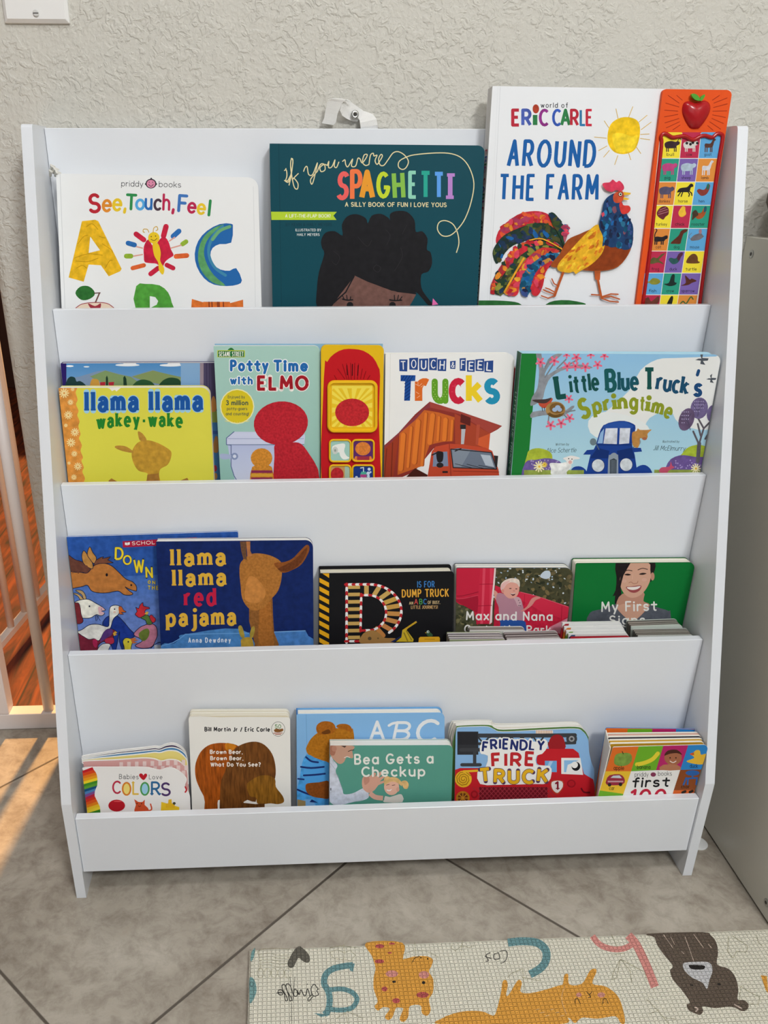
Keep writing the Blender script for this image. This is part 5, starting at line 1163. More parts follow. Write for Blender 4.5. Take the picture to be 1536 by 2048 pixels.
shape('200,1160 250,1110 350,1085 430,1090 520,1140 600,1185 650,1225 662,1245 610,1255 570,1245 600,1270 650,1285 630,1315 590,1325 530,1310 450,1355 350,1360 250,1330', 'e8e6d8', 9); A.poly('560,1200 610,1195 655,1240 600,1255 650,1285 600,1318 570,1290', 'd9aeb4', 3); A.ell(432, 1187, 13, 13, INK); A.ell(608, 1228, 7, 7, INK)
shape('200,1160 240,1135 280,1150 300,1220 310,1300 340,1400 300,1440 240,1440 210,1400', '7a2a30', 8); A.lines(['530,1315 520,1350 530,1400', '555,1330 570,1370 590,1395', '545,1330 545,1390'], 7, INK); 
shape('625,1455 660,1370 720,1330 830,1325 920,1400 1020,1520 1100,1610 1000,1680 930,1700 930,1860 870,1700 870,1560 800,1860 700,1600', '203a8e', 9)
shape('235,1560 320,1530 430,1460 560,1450 700,1485 720,1400 722,1260 745,1190 820,1170 890,1195 870,1240 860,1300 800,1350 770,1400 740,1500 680,1560 600,1660 540,1720 240,1600', 'e6e4da', 9); A.poly('860,1195 900,1190 930,1240 970,1270 900,1275 930,1300 880,1305 862,1260', 'c8622a', 3); A.line('860,1195 900,1190 930,1240 970,1270 900,1275 930,1300 880,1305', 6, INK, 3); A.ell(800, 1228, 11, 11, INK); A.ell(800, 1272, 20, 15, 'e2c0b0')
shape('240,1590 330,1620 420,1670 500,1660 560,1690 600,1650 640,1570 700,1520 780,1525 830,1570 780,1600 790,1720 700,1740 640,1700 560,1760 540,1880 240,1880', '7a2638', 9); A.poly('640,1570 700,1520 770,1525 760,1600 700,1640 640,1680 590,1700', '5a3a7a', 3, mat=1); A.poly('480,1680 530,1670 550,1720 530,1790 490,1760', 'b82a56', 3, mat=1); A.poly('660,1670 720,1650 780,1650 790,1715 740,1740 700,1735 670,1720', 'b8324a', 3); A.poly('775,1580 810,1550 840,1570 810,1590 840,1600 790,1620', 'd9a83a', 0)
shape('560,1800 620,1740 700,1730 740,1750 720,1800 680,1880 540,1880', 'e2e0d8', 8); shape('920,1700 960,1650 1030,1660 1060,1700 1040,1800 1050,1880 960,1880 940,1780', 'd9c83a', 8); A.poly('1030,1660 1120,1640 1100,1670 1150,1680 1080,1700 1130,1720 1060,1730', 'c8703a', 0); A.ell(1000, 1706, 12, 12, INK)
shape('1080,1600 1150,1510 1230,1465 1340,1440 1410,1490 1425,1600 1400,1680 1340,1780 1200,1800 1100,1760 1200,1700 1180,1660', 'c07a8e', 9); A.poly('1150,1600 1200,1540 1280,1510 1310,1560 1290,1640 1240,1690 1190,1680', '6a7a34', 3, mat=1)
shape('1180,1350 1260,1310 1310,1340 1350,1440 1280,1450 1250,1390', '5a7a3a', 8); shape('1100,1300 1130,1260 1110,1200 1150,1220 1170,1170 1215,1130 1220,1180 1300,1200 1310,1220 1260,1230 1240,1270 1260,1300 1180,1350 1140,1340', 'c8303a', 8, 2); shape('1310,1340 1340,1310 1370,1340 1400,1370 1390,1410 1350,1420', 'c8303a', 7); A.poly('1240,1300 1265,1260 1300,1270 1280,1310', 'd9b04a', 0)
A.line('1330,1800 1380,1750 1460,1710 1500,1740', 9, INK, 4); A.rect(1380, 1750, 2600, 1990, 'b9c0c8', 1)
b.done()

b = Book('board_book', 'dark blue board book with gold and red lettering beside a brown animal neck', 2, (312, 1083), (626, 1080), (322, 1297), (627, 1288), -.1645, .09, .0125, '14275e', (2, 15), npg=5, page='e8e6e0', edge='dcdad6')
A = b.art.frame(300, 1060, 4.389)
A.rect(20, 80, 1460, 1500, '142760', 1)
A.poly('90,1040 200,1000 260,960 310,915 870,905 880,1500 90,1500', '4a82bc', 1, mat=1); A.poly('1085,895 1365,882 1390,930 1440,960 1440,1500 1085,1500', '4a7fc0', 0, mat=1); A.line('310,915 870,905', 8, '6aa0d4'); A.line('1090,895 1362,884', 8, '7aaada'); A.line('95,1020 200,990 260,955 310,915', 8, '6aa0d4')
GD = 'dcae3c'
RP = dict(slab=.8, ser=.42, cap=0, b=.22, sq=.74, gap=2.6)
A.txt('llama', 178, 310, 140, 488, col=GD, rot=-.8, **RP); A.txt('llama', 194, 488, 138, 476, col=GD, rot=-1.0, **RP); A.txt('red', 298, 660, 146, 284, col='c01f42', rot=-.8, **RP); A.txt('pajama', 140, 838, 140, 616, col=GD, rot=-1.0, **RP)
def stitches(t, x, y, h, w, c_, **k): A.txt(t, x, y, h, w, col=c_, **k)
A.txt('Anna Dewdney', 336, 988, 40, 374, .2, 'e6eaf0', slab=.7, ser=.5, rot=-.6, cap=0, sq=.7)
FUR, FD = 'ab7033', '8a4f24'
A.poly('870,660 1075,600 1080,760 1090,900 1130,1000 1130,1200 880,1200 920,1000 870,800', '8a5a2c', 0, mat=3); A.poly('960,700 1060,620 1070,800 1090,1000 1120,1200 960,1200 950,900', 'a5672c', 0, mat=3)
A.poly('785,360 800,280 880,215 960,205 1060,225 1140,270 1160,330 1150,450 1120,540 1060,610 1000,680 920,708 860,680 810,600 795,480', FUR, 4, mat=3)
A.poly('860,420 930,420 1010,520 1000,600 940,640 860,630 830,580', 'c08040', 4, mat=1)
A.poly('1090,290 1180,280 1250,250 1310,190 1370,132 1398,145 1390,200 1330,300 1250,350 1170,375 1120,340', FD, 4, mat=3); A.poly('1120,340 1200,300 1280,250 1380,150 1350,250 1280,330 1190,365', '6a3a1e', 3, mat=3)
A.poly('790,100 850,100 845,180 850,260 820,255 800,180', '6a4a34', 0, mat=3); A.poly('845,100 880,100 880,180 900,225 855,235', 'b57444', 0, mat=1)
A.poly('800,1010 800,960 850,940 900,960 905,1100 800,1100', 'b9973a', 3, mat=1); A.poly('775,850 800,838 820,880 830,940 805,945 785,910', 'a8913a', 3, mat=1); A.poly('875,935 890,860 915,845 920,880 900,945', 'a8913a', 3, mat=1)
b.done()

b = Book('board_book', 'black board book with a large striped letter D and yellow hazard stripes', 2, (639, 1147), (908, 1143), (638, 1287), (905, 1281), -.1615, .10, .0195, '17171a', (2, 6), npg=6, page='dcd6c4', inset=.0008, kind='hard', spine='202024', backdrop=.003)
A = b.art.frame(620, 1110, 5.12)
YS = 'e3a61c'
for k in range(-1, 11):
    y = 232 + k * 87.5; A.poly([(95, y), (195, y + 52), (195, y + 100), (95, y + 46)] if k >= 0 else [(120, 185), (196, 183), (196, 236), (150, 205)], YS)
T2 = 'c9a45c'
A.lines([f'390,{y} 512,{y - 2}' for y in (330, 405, 480, 555, 628, 702, 775, 845)], 36, T2, 0)
for a, b0, c_ in ((90, 0, T2), (68, 0, T2), (48, 0, T2), (30, 0, 'c9a04c'), (14, 0, 'c89a4c'), (-4, 0, 'c88f4c'), (-22, 0, 'c88a4c'), (-42, 0, 'c8844a'), (-60, 0, 'c08044')):
    ca, sa = cos(radians(a)), sin(radians(a)); A.line([(578 + 215 * ca, 585 - 192 * sa), (578 + 345 * ca, 585 - 275 * sa)], 46, c_, 0)
def dashed(P, n, w):
    L = [0]
    for i in range(1, len(P)): L.append(L[-1] + hypot(P[i][0] - P[i - 1][0], P[i][1] - P[i - 1][1]))
    def at(d):
        for i in range(1, len(P)):
            if d <= L[i] + 1e-6: t_ = (d - L[i - 1]) / (L[i] - L[i - 1]); return (P[i - 1][0] + (P[i][0] - P[i - 1][0]) * t_, P[i - 1][1] + (P[i][1] - P[i - 1][1]) * t_)
    for k in range(n): A.line([at(L[-1] * k / n), at(L[-1] * (k + .5) / n), at(L[-1] * (k + 1) / n)], w, 'b9252c' if k % 2 == 0 else 'eeeeec', 0)
dashed([(362, 302), (600, 300)] + [(610 + 325 * cos(radians(a)), 575 - 275 * sin(radians(a))) for a in range(84, -60, -8)], 26, 26)
dashed([(376, 295), (374, 895)], 14, 26); dashed([(360, 882), (515, 880)], 3, 24); dashed([(525, 400), (517, 780)], 9, 24); dashed([(520, 412), (610, 410)] + [(600 + 180 * cos(radians(a)), 590 - 180 * sin(radians(a))) for a in range(80, -84, -10)] + [(520, 772)], 17, 24)
A.txt('IS FOR', 1098, 330, 58, 178, .17, '3c7fc4', rot=-1, sq=.7); A.txt('DUMP TRUCK', 940, 430, 72, 482, .19, 'e0a53c', rot=-1, sq=.72)
A.txt('AN', 1015, 505, 26, 42, .2, 'cbb384', sq=.8); A.txt('A', 1066, 502, 50, 40, .18, 'c04a44'); A.txt('B', 1118, 502, 50, 34, .18, '4f9c54'); A.txt('C', 1160, 502, 50, 34, .18, '3c7fc4'); A.txt('OF BUSY.', 1205, 500, 30, 128, .2, 'cbb384', sq=.75); A.txt('LITTLE JOURNEYS!', 1034, 550, 30, 274, .19, 'c9a26c', rot=-.5, sq=.75)
A.poly('515,900 530,820 580,780 650,768 710,800 760,845 870,850 860,890 760,900', 'a47b46', 3); A.ell(610, 852, 19, 18, '5a4a34'); A.ell(696, 850, 9, 8, '6a5638')
A.poly('820,890 930,825 940,770 1090,668 1095,685 960,765 945,830 860,890', '1d2a56'); A.poly('945,765 1085,672 1095,688 1000,750 985,770', 'c9a02c'); A.poly('945,765 985,760 1060,860 1055,885 880,885 935,840', 'd0b22e'); A.lines(['960,790 1000,880', '985,770 1040,870'], 12, '8f7a28', 0)
A.poly('1110,895 1115,850 1130,838 1320,836 1330,850 1330,895', 'e8ad28', 0); A.line('1175,862 1275,862', 8, 'c08a1c'); A.poly('1190,790 1215,770 1230,790 1255,815 1250,832 1210,832 1195,812', '3a5a3c', 3); A.dots(((1208, 786),), 14, 'c8d6cc'); A.dots(((1212, 786),), 6, '1b1b1d'); A.poly('1176,796 1192,788 1190,802', 'c9a02c')
def hz(mb, o, B): pass
b.done()

b = Book('board_book', 'board book with a photo of a blond toddler on a red slide', 2, (913, 1136), (1147, 1136), (911, 1280), (1130, 1280), -.1575, .02, .0155, '7d7a68', (3, 14), npg=4, page='e6e2d8', edge='3f5568', pages=['d9d3c8', 'e8e4dc', 'c4c8c6', 'e8e4dc'])
A = b.art.frame(890, 1100, 5.689)
A.rect(60, 195, 1500, 1200, '464530', 1)
random.seed(5)
for _ in range(150):
    x, y = random.uniform(560, 1480), random.uniform(200, 660); A.ell(x, y, random.uniform(12, 38), random.uniform(9, 26), random.choice(['3a3a28', '5c563a', '2b3124', '6e6244', '454632', '7a6a46']), random.uniform(0, 180), 1, 9)
for _ in range(60):
    x, y = random.uniform(560, 1480), random.uniform(200, 640); A.ell(x, y, random.uniform(5, 17), random.uniform(4, 12), random.choice(['c4d4e4', 'a9bdd4', '8a9cae', 'd6dfe6']), random.uniform(0, 180), 0, 7)
A.poly('1080,300 1130,240 1190,240 1200,300 1150,330', 'c4d2e0', 3)
A.rect(60, 560, 400, 1200, '50503a', 1); 
for _ in range(40): A.ell(random.uniform(70, 330), random.uniform(620, 880), random.uniform(12, 34), random.uniform(10, 22), random.choice(['43442e', '6a6444', '363a28', '76704e']), random.uniform(0, 180), 1, 9)
SR, SD = 'c62440', 'a81a34'
A.poly('570,400 640,430 860,475 1040,520 1250,590 1400,640 1425,700 1400,1100 1000,1200 540,1200 560,700', SR, 0, mat=1); A.poly('840,480 1040,530 1330,630 1425,650 1410,760 1330,780 1100,700 950,610 840,560', 'd02c48', 0); A.line('860,478 1040,524 1250,594 1400,645', 8, 'e05a70', 3); A.line('1330,640 1318,860', 5, SD); A.line('905,505 900,620', 5, SD)
A.poly('1180,880 1400,770 1395,900 1330,960 1200,920', 'd48a9c', 0)
A.poly('85,205 400,205 400,500 370,860 330,700 250,640 90,560', SR, 2); A.poly('90,545 200,555 370,515 370,700 320,690 90,560', SD, 2); A.line('90,520 200,520 380,475', 9, '9c1830', 3); A.line('92,552 210,550 375,512', 6, 'd84a60', 3)
A.poly('400,205 560,205 550,390 540,640 530,840 355,840 375,640 385,390', 'cc2844'); A.poly('430,205 460,205 440,640 430,840 400,840 415,640', 'de4a62'); A.poly('510,205 545,205 530,640 520,840 495,840 505,640', 'd83c56'); A.poly('560,200 580,200 565,390 540,640 535,820 505,845 520,640 545,390', 'e8d4d4'); A.lines(['392,388 545,385', '375,635 532,628'], 7, SD)
A.poly('560,455 600,490 615,560 580,570 555,500', 'd99a8c', 3); A.poly('600,490 680,500 760,540 850,545 880,610 895,700 880,820 640,820 610,650 580,570', 'b48494', 3); A.poly('780,545 820,530 860,555 870,620 830,640 800,580', 'c9a4ae', 3); A.poly('860,690 930,640 985,550 1060,525 1085,545 1030,570 985,630 900,690 870,695', 'd58a84', 3); A.poly('630,830 640,795 880,800 920,850 900,1000 640,1000', '2b55a0', 2)
A.poly('640,400 700,350 780,345 835,380 845,440 825,510 780,545 720,545 670,500 645,450', 'e0a394', 4); A.poly('630,430 640,380 690,335 760,318 830,330 850,370 845,420 815,380 740,365 690,400 665,440 650,480', 'e8d8cc', 3, mat=1); A.poly('630,420 660,370 740,345 700,390 660,440', 'e6b8b4', 3)
A.ell(742, 436, 14, 6, '6a4a44'); A.ell(810, 440, 12, 6, '6a4a44'); A.poly('742,490 770,500 800,488 790,512 765,518', '5a2428', 3); A.line('748,493 770,499 797,491', 5, 'f0e8e4'); A.ell(783, 462, 12, 8, 'd08a80'); A.ell(655, 465, 16, 22, 'd88f84')
A.dots(((836, 570), (850, 598), (838, 630), (855, 630)), 6, '5a4a54')
A.txt('Max and Nana', 235, 788, 88, 990, .2, 'eceae6', rot=.5, sq=.85); A.txt('Go to the Park', 215, 935, 80, 990, .2, 'eceae6', rot=.5, sq=.85)
b.done()

b = Book('board_book', 'green board book with a photo of a smiling dark-haired woman', 2, (1152, 1127), (1391, 1125), (1142, 1262), (1367, 1262), -.1577, .0, .0165, '0f7434', (4, 10), npg=4, page='e9e4d2', edge='0b5226', pages=['ebe6d6', 'e2dcca', 'efebde', 'e6dfcc'])
A = b.art.frame(1130, 1100, 5.486)
HRB = '221c1e'; SK, SK2 = 'd3a58e', 'c08d78'
A.poly('555,140 720,140 640,280 610,400 620,500 590,570 545,590 550,500 520,510 555,440 565,300', HRB, 2, mat=1); A.poly('900,140 990,140 985,220 960,280 945,350 930,330 940,240', HRB, 2, mat=1)
A.poly('230,830 255,720 300,670 400,650 540,600 640,560 850,560 930,600 1050,640 1140,670 1160,720 1160,1300 230,1300', '585c66', 2, mat=1)
A.poly('630,480 860,460 860,560 930,600 860,690 790,750 700,760 620,700 560,610', SK2, 3); A.poly('575,640 700,770 790,755 880,660 930,600 800,600 640,590', 'cf9f88', 2)
A.ell(960, 290, 22, 44, SK2)
A.poly('620,260 660,170 710,140 915,140 935,220 940,300 920,370 880,440 820,500 740,525 670,500 620,430 600,340', SK, 3); A.poly('640,180 700,140 720,140 640,280 610,400 600,340', HRB, 2, mat=1)
A.line('655,235 690,220 735,228', 8, '3a2a26', 4); A.line('800,218 850,200 905,212', 8, '3a2a26', 4)
A.poly('650,270 685,258 725,270 690,280', '2a1f1e', 3); A.poly('810,265 850,250 895,258 850,272', '2a1f1e', 3); A.line('700,360 725,350 750,368 790,362 800,340', 6, 'a8735f', 4); A.line('745,260 738,320', 4, 'e0b8a4')
A.poly('668,405 720,400 760,395 835,390 820,440 770,468 720,462 685,435', '9c4a4c', 3); A.poly('680,408 760,404 828,396 800,425 750,438 700,430', 'f0e8e2', 3); A.ell(650, 340, 26, 18, 'd9ac9a'); A.ell(870, 325, 28, 18, 'd9ac9a')
A.txt('My First', 395, 672, 98, 620, .18, 'ecebe6', rot=-1.2, sq=.85); A.txt('Signs', 485, 815, 90, 400, .18, 'ecebe6', rot=-1, sq=.85)
b.done()

# small board books standing in front, seen from above
GR = ['8b8780', '4e4a46', 'a9a59c', '57524c', '98938a']
def small(label, tl, tr, yt, th, base, pages, npg=6, lift=0, rad=(2, 8)):
    b = Book('board_book', label, 2, tl, tr, (tl[0] - 1, tl[1] + 40), (tr[0] - 1, tr[1] + 40), yt, .0, th, base, rad, group='small board books at the front of the third tier', npg=npg, page=pages[0], pages=pages, ct=.0014, edge=base)
    return b
small('small grey-edged board book rising behind the pair below the red slide book', (939, 1261), (1053, 1260), -.1755, .0105, 'cfcfca', GR, 5).done()
small('small striped-edged board book beside the black book, below the red slide book', (899, 1280), (1013, 1279), -.1975, .020, '8f9a78', ['b9b5b8', '504c4e', 'd3d0d0', '5a5654', 'c4c2be'], 8).done()
small('small striped-edged board book next to the red-fronted tabbed book', (1014, 1279), (1125, 1276), -.1975, .020, 'd4d4d2', ['6a6260', 'b4aeac', '57504e'], 9).done()
b = small('small white tabbed board book with coloured corners and a red front', (1141, 1274), (1262, 1272), -.198, .0015, 'b52a36', ['d8d8d6'], 1); b.th = .003
mb = MB()
for k, (c_, dy, dx) in enumerate((('33557c', .002, .003), ('6d9a38', .0042, .006), ('c8702e', .0075, .009), ('a3222e', .011, .012))):
    up_ = Vector((0, 0, dy)); o = [p + (up_ if p.z > b.o3[0].z - .01 else Vector((0, 0, 0))) for p in b.o3]
    d = .0034 + k * .0042; mb.slab([p - Vector((dx * .55, 0, 0)) for p in o], b.N, d, d + .0036, 'dcdcda', 'dcdcda')
    cc = o[0] - b.N * (d - .0001) - Vector((dx * .55, 0, 0)); mb.slab([cc + Vector((-.0002, 0, -.02)), cc + Vector((.0052 + .0 * k, 0, -.02)), cc + Vector((.0085, 0, .0003)), cc + Vector((.004, 0, .0003)), cc + Vector((.0008, 0, -.003))], b.N, 0, .0037, c_)
mb.build('tab_page', None, b.root); b.done()
small('small pale grey board book with a visible spine, below the green book', (1262, 1253), (1366, 1249), -.1765, .0165, 'c3cbc2', GR, 7).done()
small('small grey-edged board book at the right end of the third tier', (1276, 1272), (1391, 1270), -.1978, .0185, 'b9bcb8', GR, 9).done()
# ---------------------------------------------------------------- bottom tier
def shaped(top):
    return lambda bl, br: top + [br, bl]
F14 = lambda s: [(140 + x / 3.339, 1400 + y / 3.339) for x, y in spline(pp(s), False, 4)]
b = Book('board_book', 'white board book with a wavy rainbow edge and multicoloured letters', 3, (166, 1535), (375, 1545), (174, 1622), (379, 1615), -.2555, .05, .0020, 'f0eeec', npg=1, page='eceae4', ct=.0009,
         outline=shaped(F14('88,470 100,450 300,447 500,448 570,462 610,466 650,452 700,458 750,490 780,530 768,570 785,600 800,640 803,690')))
A = b.art.frame(140, 1400, 3.339)
RB = ['c4202c', 'd8461e', 'e07a1e', 'e89a1e', 'f2d42c', '3d8a2a', '5a9c34', '14507c', '4a7fb4', '7a4a8c', 'b02440', 'c8301e', 'd8561e', 'e0801e', 'ecc22c', 'f0d83a', '3d8a2a', '2a7a2c']
ED = pp('150,455 178,490 184,530 182,570 165,610 165,640 180,670 200,710 205,760 205,1000')
def ex(y):
    for i in range(len(ED) - 1):
        if ED[i][1] <= y <= ED[i + 1][1]: return ED[i][0] + (ED[i + 1][0] - ED[i][0]) * (y - ED[i][1]) / (ED[i + 1][1] - ED[i][1])
    return 150
y = 452
for k, c_ in enumerate(RB):
    y1 = y + 17.5; xl0 = 80 + (y - 450) * .13; A.poly([(xl0, y + 22), (ex(y - 4), y - 4), (ex(y1 - 4), y1 - 4), (xl0 + 2, y1 + 22)], c_); y = y1
A.rect(60, y, 205, 900, '2a7a2c')
A.txt('Babies', 328, 526, 30, 130, .11, '2b2b2f', slab=.8, rot=1); A.txt('Love', 527, 528, 28, 90, .11, '2b2b2f', slab=.8)
A.poly('490,535 465,512 462,498 472,490 484,494 490,503 498,493 510,492 515,503 508,518', 'c01f2c', 3)
for ch, x, y_, h, w, c_, ff in (('C', 282, 622, 78, 58, 'bb3048', None), ('O', 346, 634, 82, 64, 'd9822c', 'f2dc7c'), ('L', 416, 628, 80, 44, 'e4bc4a', None), ('O', 468, 634, 82, 64, '4f9c54', '9fd0ea'), ('R', 540, 630, 80, 64, '2f6a9c', None), ('S', 608, 636, 80, 66, '50386a', None)):
    if ff: A.ell(x + w / 2, y_ - h / 2, w / 2 - 6, h / 2 - 6, ff)
    A.txt(ch, x, y_, h, w, .17, c_, slab=.6 if ch in 'LR' else 0, ser=.6)
A.ell(312, 705, 56, 40, 'b81c28'); A.ell(320, 676, 30, 5, 'd84a50'); A.poly('430,760 440,700 428,662 455,680 485,680 500,665 498,700 520,720 525,760', 'd3542f', 2); A.line('520,740 545,730 538,695', 9, 'd3542f', 4); A.dots(((448, 692), (478, 692)), 4, '3a1e1a'); A.line('455,706 464,712 474,706', 3, '3a1e1a')
A.poly('605,760 610,680 730,715 730,770', 'f0c82c'); A.rect(640, 690, 700, 720, 'e8b828'); A.poly('655,690 658,665 678,662 680,690', 'e8b828'); A.ell(696, 690, 10, 9, '4a4a3a'); A.line('770,580 778,600 770,615', 10, 'c8242e', 3)
PG = (('88,425 100,408 300,400 480,388 560,393 610,408 660,398 720,405 765,440 785,480 790,560', 'dca8a4', .0060), ('86,410 100,398 300,378 480,360 560,350 590,352 610,350 660,338 720,345 770,385 785,430 790,560', 'eddc86', .0110),
      ('84,400 100,390 300,362 480,343 560,334 600,336 640,322 690,318 740,335 775,370 785,420 790,560', '4f8fc0', .0160), ('80,392 100,382 300,350 480,330 560,320 600,322 640,305 690,300 735,318 770,352 782,400 790,560', '432e54', .0205))
mb = MB()
for k, (s, c_, d) in enumerate(PG):
    P_ = Plane(b.pl.c * 0 + (-.2555 + d), ony(166, 1535, -.2555).z, .05)
    top = F14(s); o = [P_.P(*p) for p in top]; lo = .07
    o = o + [Vector((o[-1].x, o[-1].y + .002, lo)), Vector((o[0].x + .004, o[0].y + .002, lo))]
    mb.slab(o, b.N, 0, .0017, c_, 'efece6')
    a = Art(P_); a.frame(140, 1400, 3.339); a.base = 2
    rim = [(x, y + 5) for x, y in spline(pp(s), False, 4)]
    a.line(spline(pp(s), False, 4), 6, 'f0eeea')
    if k == 0:
        for i in range(9):
            for j in range(3): a.poly([(330 + i * 52 + 18 * (j % 2), 415 + j * 36 - i * 2), (354 + i * 52 + 18 * (j % 2), 415 + j * 36 - i * 2), (354 + i * 52 + 18 * (j % 2), 448 + j * 36 - i * 2), (330 + i * 52 + 18 * (j % 2), 448 + j * 36 - i * 2)], 'ecd6d2')
    a.bake(mb)
b.pages = mb
b.backmb = MB(); P_ = Plane(-.2555 + .0245, ony(166, 1535, -.2555).z, .05); top = F14(PG[3][0]); o = [P_.P(p[0], p[1] - 3) for p in top]; o += [Vector((o[-1].x, o[-1].y + .002, .07)), Vector((o[0].x + .004, o[0].y + .002, .07))]
b.backmb.slab(o, b.N, 0, .0022, 'ece8e4'); b.done()

b = Book('board_book', 'worn white board book with a brown wood-grained animal shape', 3, (377, 1432), (580, 1431), (384, 1614), (582, 1606), -.234, .10, .0175, 'eeece6', (6, 10), npg=6, page='e2dccb', edge='ddd6c4', pages=['e4dece', 'ddd5c0', 'e9e4d6'])
A = b.art.frame(140, 1400, 3.339)
A.poly('790,110 870,108 1000,115 1200,112 1460,115 1455,104 800,100', 'ddd3b8', 0)
A.txt('Bill Martin Jr / Eric Carle', 898, 208, 26, 438, .27, '1f1f22', rot=.2, cap=0)
A.ell(1390, 194, 46, 50, '4a4a44'); A.ell(1390, 194, 43.5, 47.5, 'eeece6'); A.txt('50', 1368, 188, 24, 42, .16, '4a8a3c'); A.poly('1362,200 1380,190 1400,195 1420,190 1424,205 1400,215 1370,214', '8a5a2c', 2, mat=1); A.lines(['1360,222 1418,220', '1372,230 1408,229'], 5, 'a8583c')
A.poly('835,480 840,420 870,350 920,305 980,288 1050,288 1110,300 1160,340 1180,420 1100,560 1010,660 985,690 990,900 890,900 900,680 870,600 845,540', 'a04f14', 3, mat=2)
A.poly('1040,288 1090,295 1110,310 1080,340 1040,330', 'c87a1c', 3, mat=1)
A.poly('1005,580 1030,490 1070,390 1110,320 1170,288 1240,278 1300,300 1350,360 1372,440 1370,520 1340,560 1250,600 1240,680 1160,680 1140,900 1010,900', '6f431c', 3, mat=2)
A.poly('1180,570 1210,535 1270,505 1330,505 1370,530 1375,580 1420,640 1428,680 1390,695 1340,690 1290,695 1250,690 1240,650 1200,640', '8a5c1c', 3, mat=2)
A.poly('1140,900 1150,685 1240,695 1300,690 1300,900', '5f3a18', 0, mat=2)
for i, (t, w) in enumerate((('Brown Bear,', 220), ('Brown Bear,', 222), ('What Do You See?', 336))): A.txt(t, 934 + i * 2, 358 + i * 42, 24, w, .27, 'efe6dc', cap=0)
b.done()

b = Book('picture_book', 'light blue hardcover with a brown bear in a striped shirt', 3, (593, 1429), (889, 1426), (594, 1606), (890, 1600), -.2325, .10, .0165, '7fb3e2', (2, 10), npg=4, page='e9e6de', inset=.0012, kind='hard', spine='2f6fb4', back='6fa6d8')
A = b.art.frame(570, 1390, 4.389)
A.rect(90, 150, 1500, 1200, '86b8e6', grad='79ade0')
A.line('185,170 195,560', 4, '6a9cce')
A.txt('A', 740, 385, 150, 138, .17, 'e8ebee', cap=1); A.txt('B', 935, 392, 150, 160, .17, 'e8ebee', shear=.15); A.line('912,268 950,248 1010,240', 22, 'e8ebee', 4); A.txt('C', 1130, 410, 185, 200, .17, 'e8ebee', shear=.15)
A.poly('190,500 200,430 240,370 300,325 380,300 470,290 560,305 605,345 605,900 480,900 300,640', 'b0701c', 3, mat=3); A.poly('275,310 280,265 320,235 370,230 420,245 445,290 420,335 360,345 300,345', 'a5601a', 3, mat=3); A.poly('450,275 480,255 540,255 580,280 585,325 540,310 480,295', 'a5601a', 3, mat=3); A.poly('320,330 380,300 400,330 350,345', '6a3c14', 3)
A.poly('105,930 108,820 130,720 150,600 190,520 260,550 330,575 395,600 500,700 500,1000 300,1000 250,930 180,915', '4a9cdc', 2, mat=1); A.poly('180,590 260,570 340,600 385,700 385,760 300,770 160,780 160,690', '4f9fe0', 2)
ST = '1d2f6c'
A.line('185,545 230,580 290,590', 16, ST, 4); A.line('140,630 230,640 340,630', 16, ST, 3); A.line('165,705 260,700 350,690', 16, ST, 3); A.line('115,735 165,740', 14, ST); A.line('110,830 180,860 250,880 380,890', 16, ST, 3); A.poly('215,940 235,915 290,945', ST)
A.poly('180,800 200,775 300,765 390,760 390,900 320,905 240,890 190,850', '8a4a18', 3, mat=3); A.poly('108,915 180,930 180,1100 108,1100', '9a8458', 0)
b.done()

b = Book('board_book', 'teal board book with a photo of a man and a small child touching hands', 3, (660, 1491), (906, 1490), (659, 1602), (903, 1597), -.2530, .09, .0145, '5b9c8c', (2, 10), npg=4, page='eae7df', edge='e3e1da')
A = b.art.frame(570, 1390, 4.389)
A.rect(390, 430, 1480, 1200, '5c9d8d', grad='4f9080')
A.poly('395,445 595,445 605,470 590,490 600,545 580,555 540,545 520,585 490,605 450,590 395,520', 'c69a84', 2); A.poly('395,445 430,445 420,475 445,490 430,530 395,520', 'a9715c', 2); A.poly('490,446 540,446 525,462', '4a3a34'); A.line('555,495 580,485 605,482', 6, '3a2c28'); A.line('520,550 545,540 570,548', 5, 'efe8e2'); A.ell(432, 470, 22, 26, 'b88470')
A.poly('395,560 430,580 460,620 445,670 480,760 505,830 520,870 600,860 700,815 735,870 720,910 620,935 395,940', 'cbd0de', 1, mat=1); A.line('460,700 480,760 505,830', 4, '98a0b4', 3); A.line('400,600 440,650', 4, 'a9b0c2'); A.rect(398, 815, 406, 838, '4a4a54')
A.poly('680,730 700,712 740,715 780,680 800,690 790,720 840,670 850,690 820,730 875,700 870,725 830,760 885,745 870,770 820,790 790,830 740,860 690,830 675,780', 'd3a08c', 2); A.poly('690,735 700,712 735,715 740,760 700,790', 'c08a78', 2)
A.line('745,860 790,895 860,905', 42, 'dba896', 3, 0)
A.ell(935, 805, 66, 74, 'e2b09c'); A.poly('872,790 880,745 920,722 980,725 1020,760 1025,800 985,770 930,760', 'd9b278', 3, mat=1); A.poly('1020,760 1060,750 1085,780 1075,820 1045,820 1030,790', 'd9b278', 3, mat=1); A.poly('870,730 890,712 920,720 900,745 870,770', 'd9b278', 3, mat=1); A.line('890,790 915,784', 5, '6a4a40'); A.line('940,792 965,788', 5, '6a4a40'); A.poly('890,828 915,832 938,824 925,842 900,842', 'f0e4e0', 3); A.ell(990, 828, 14, 20, 'd8a08c')
A.poly('870,920 880,885 920,895 1000,870 1030,880 1030,940 870,940', 'd6cfc8', 2)
A.txt('Bea Gets a', 606, 604, 80, 700, .2, 'ecebe4', rot=-.8, sq=.85); A.txt('Checkup', 668, 712, 78, 566, .2, 'ecebe4', rot=-.5, sq=.85)
b.done()

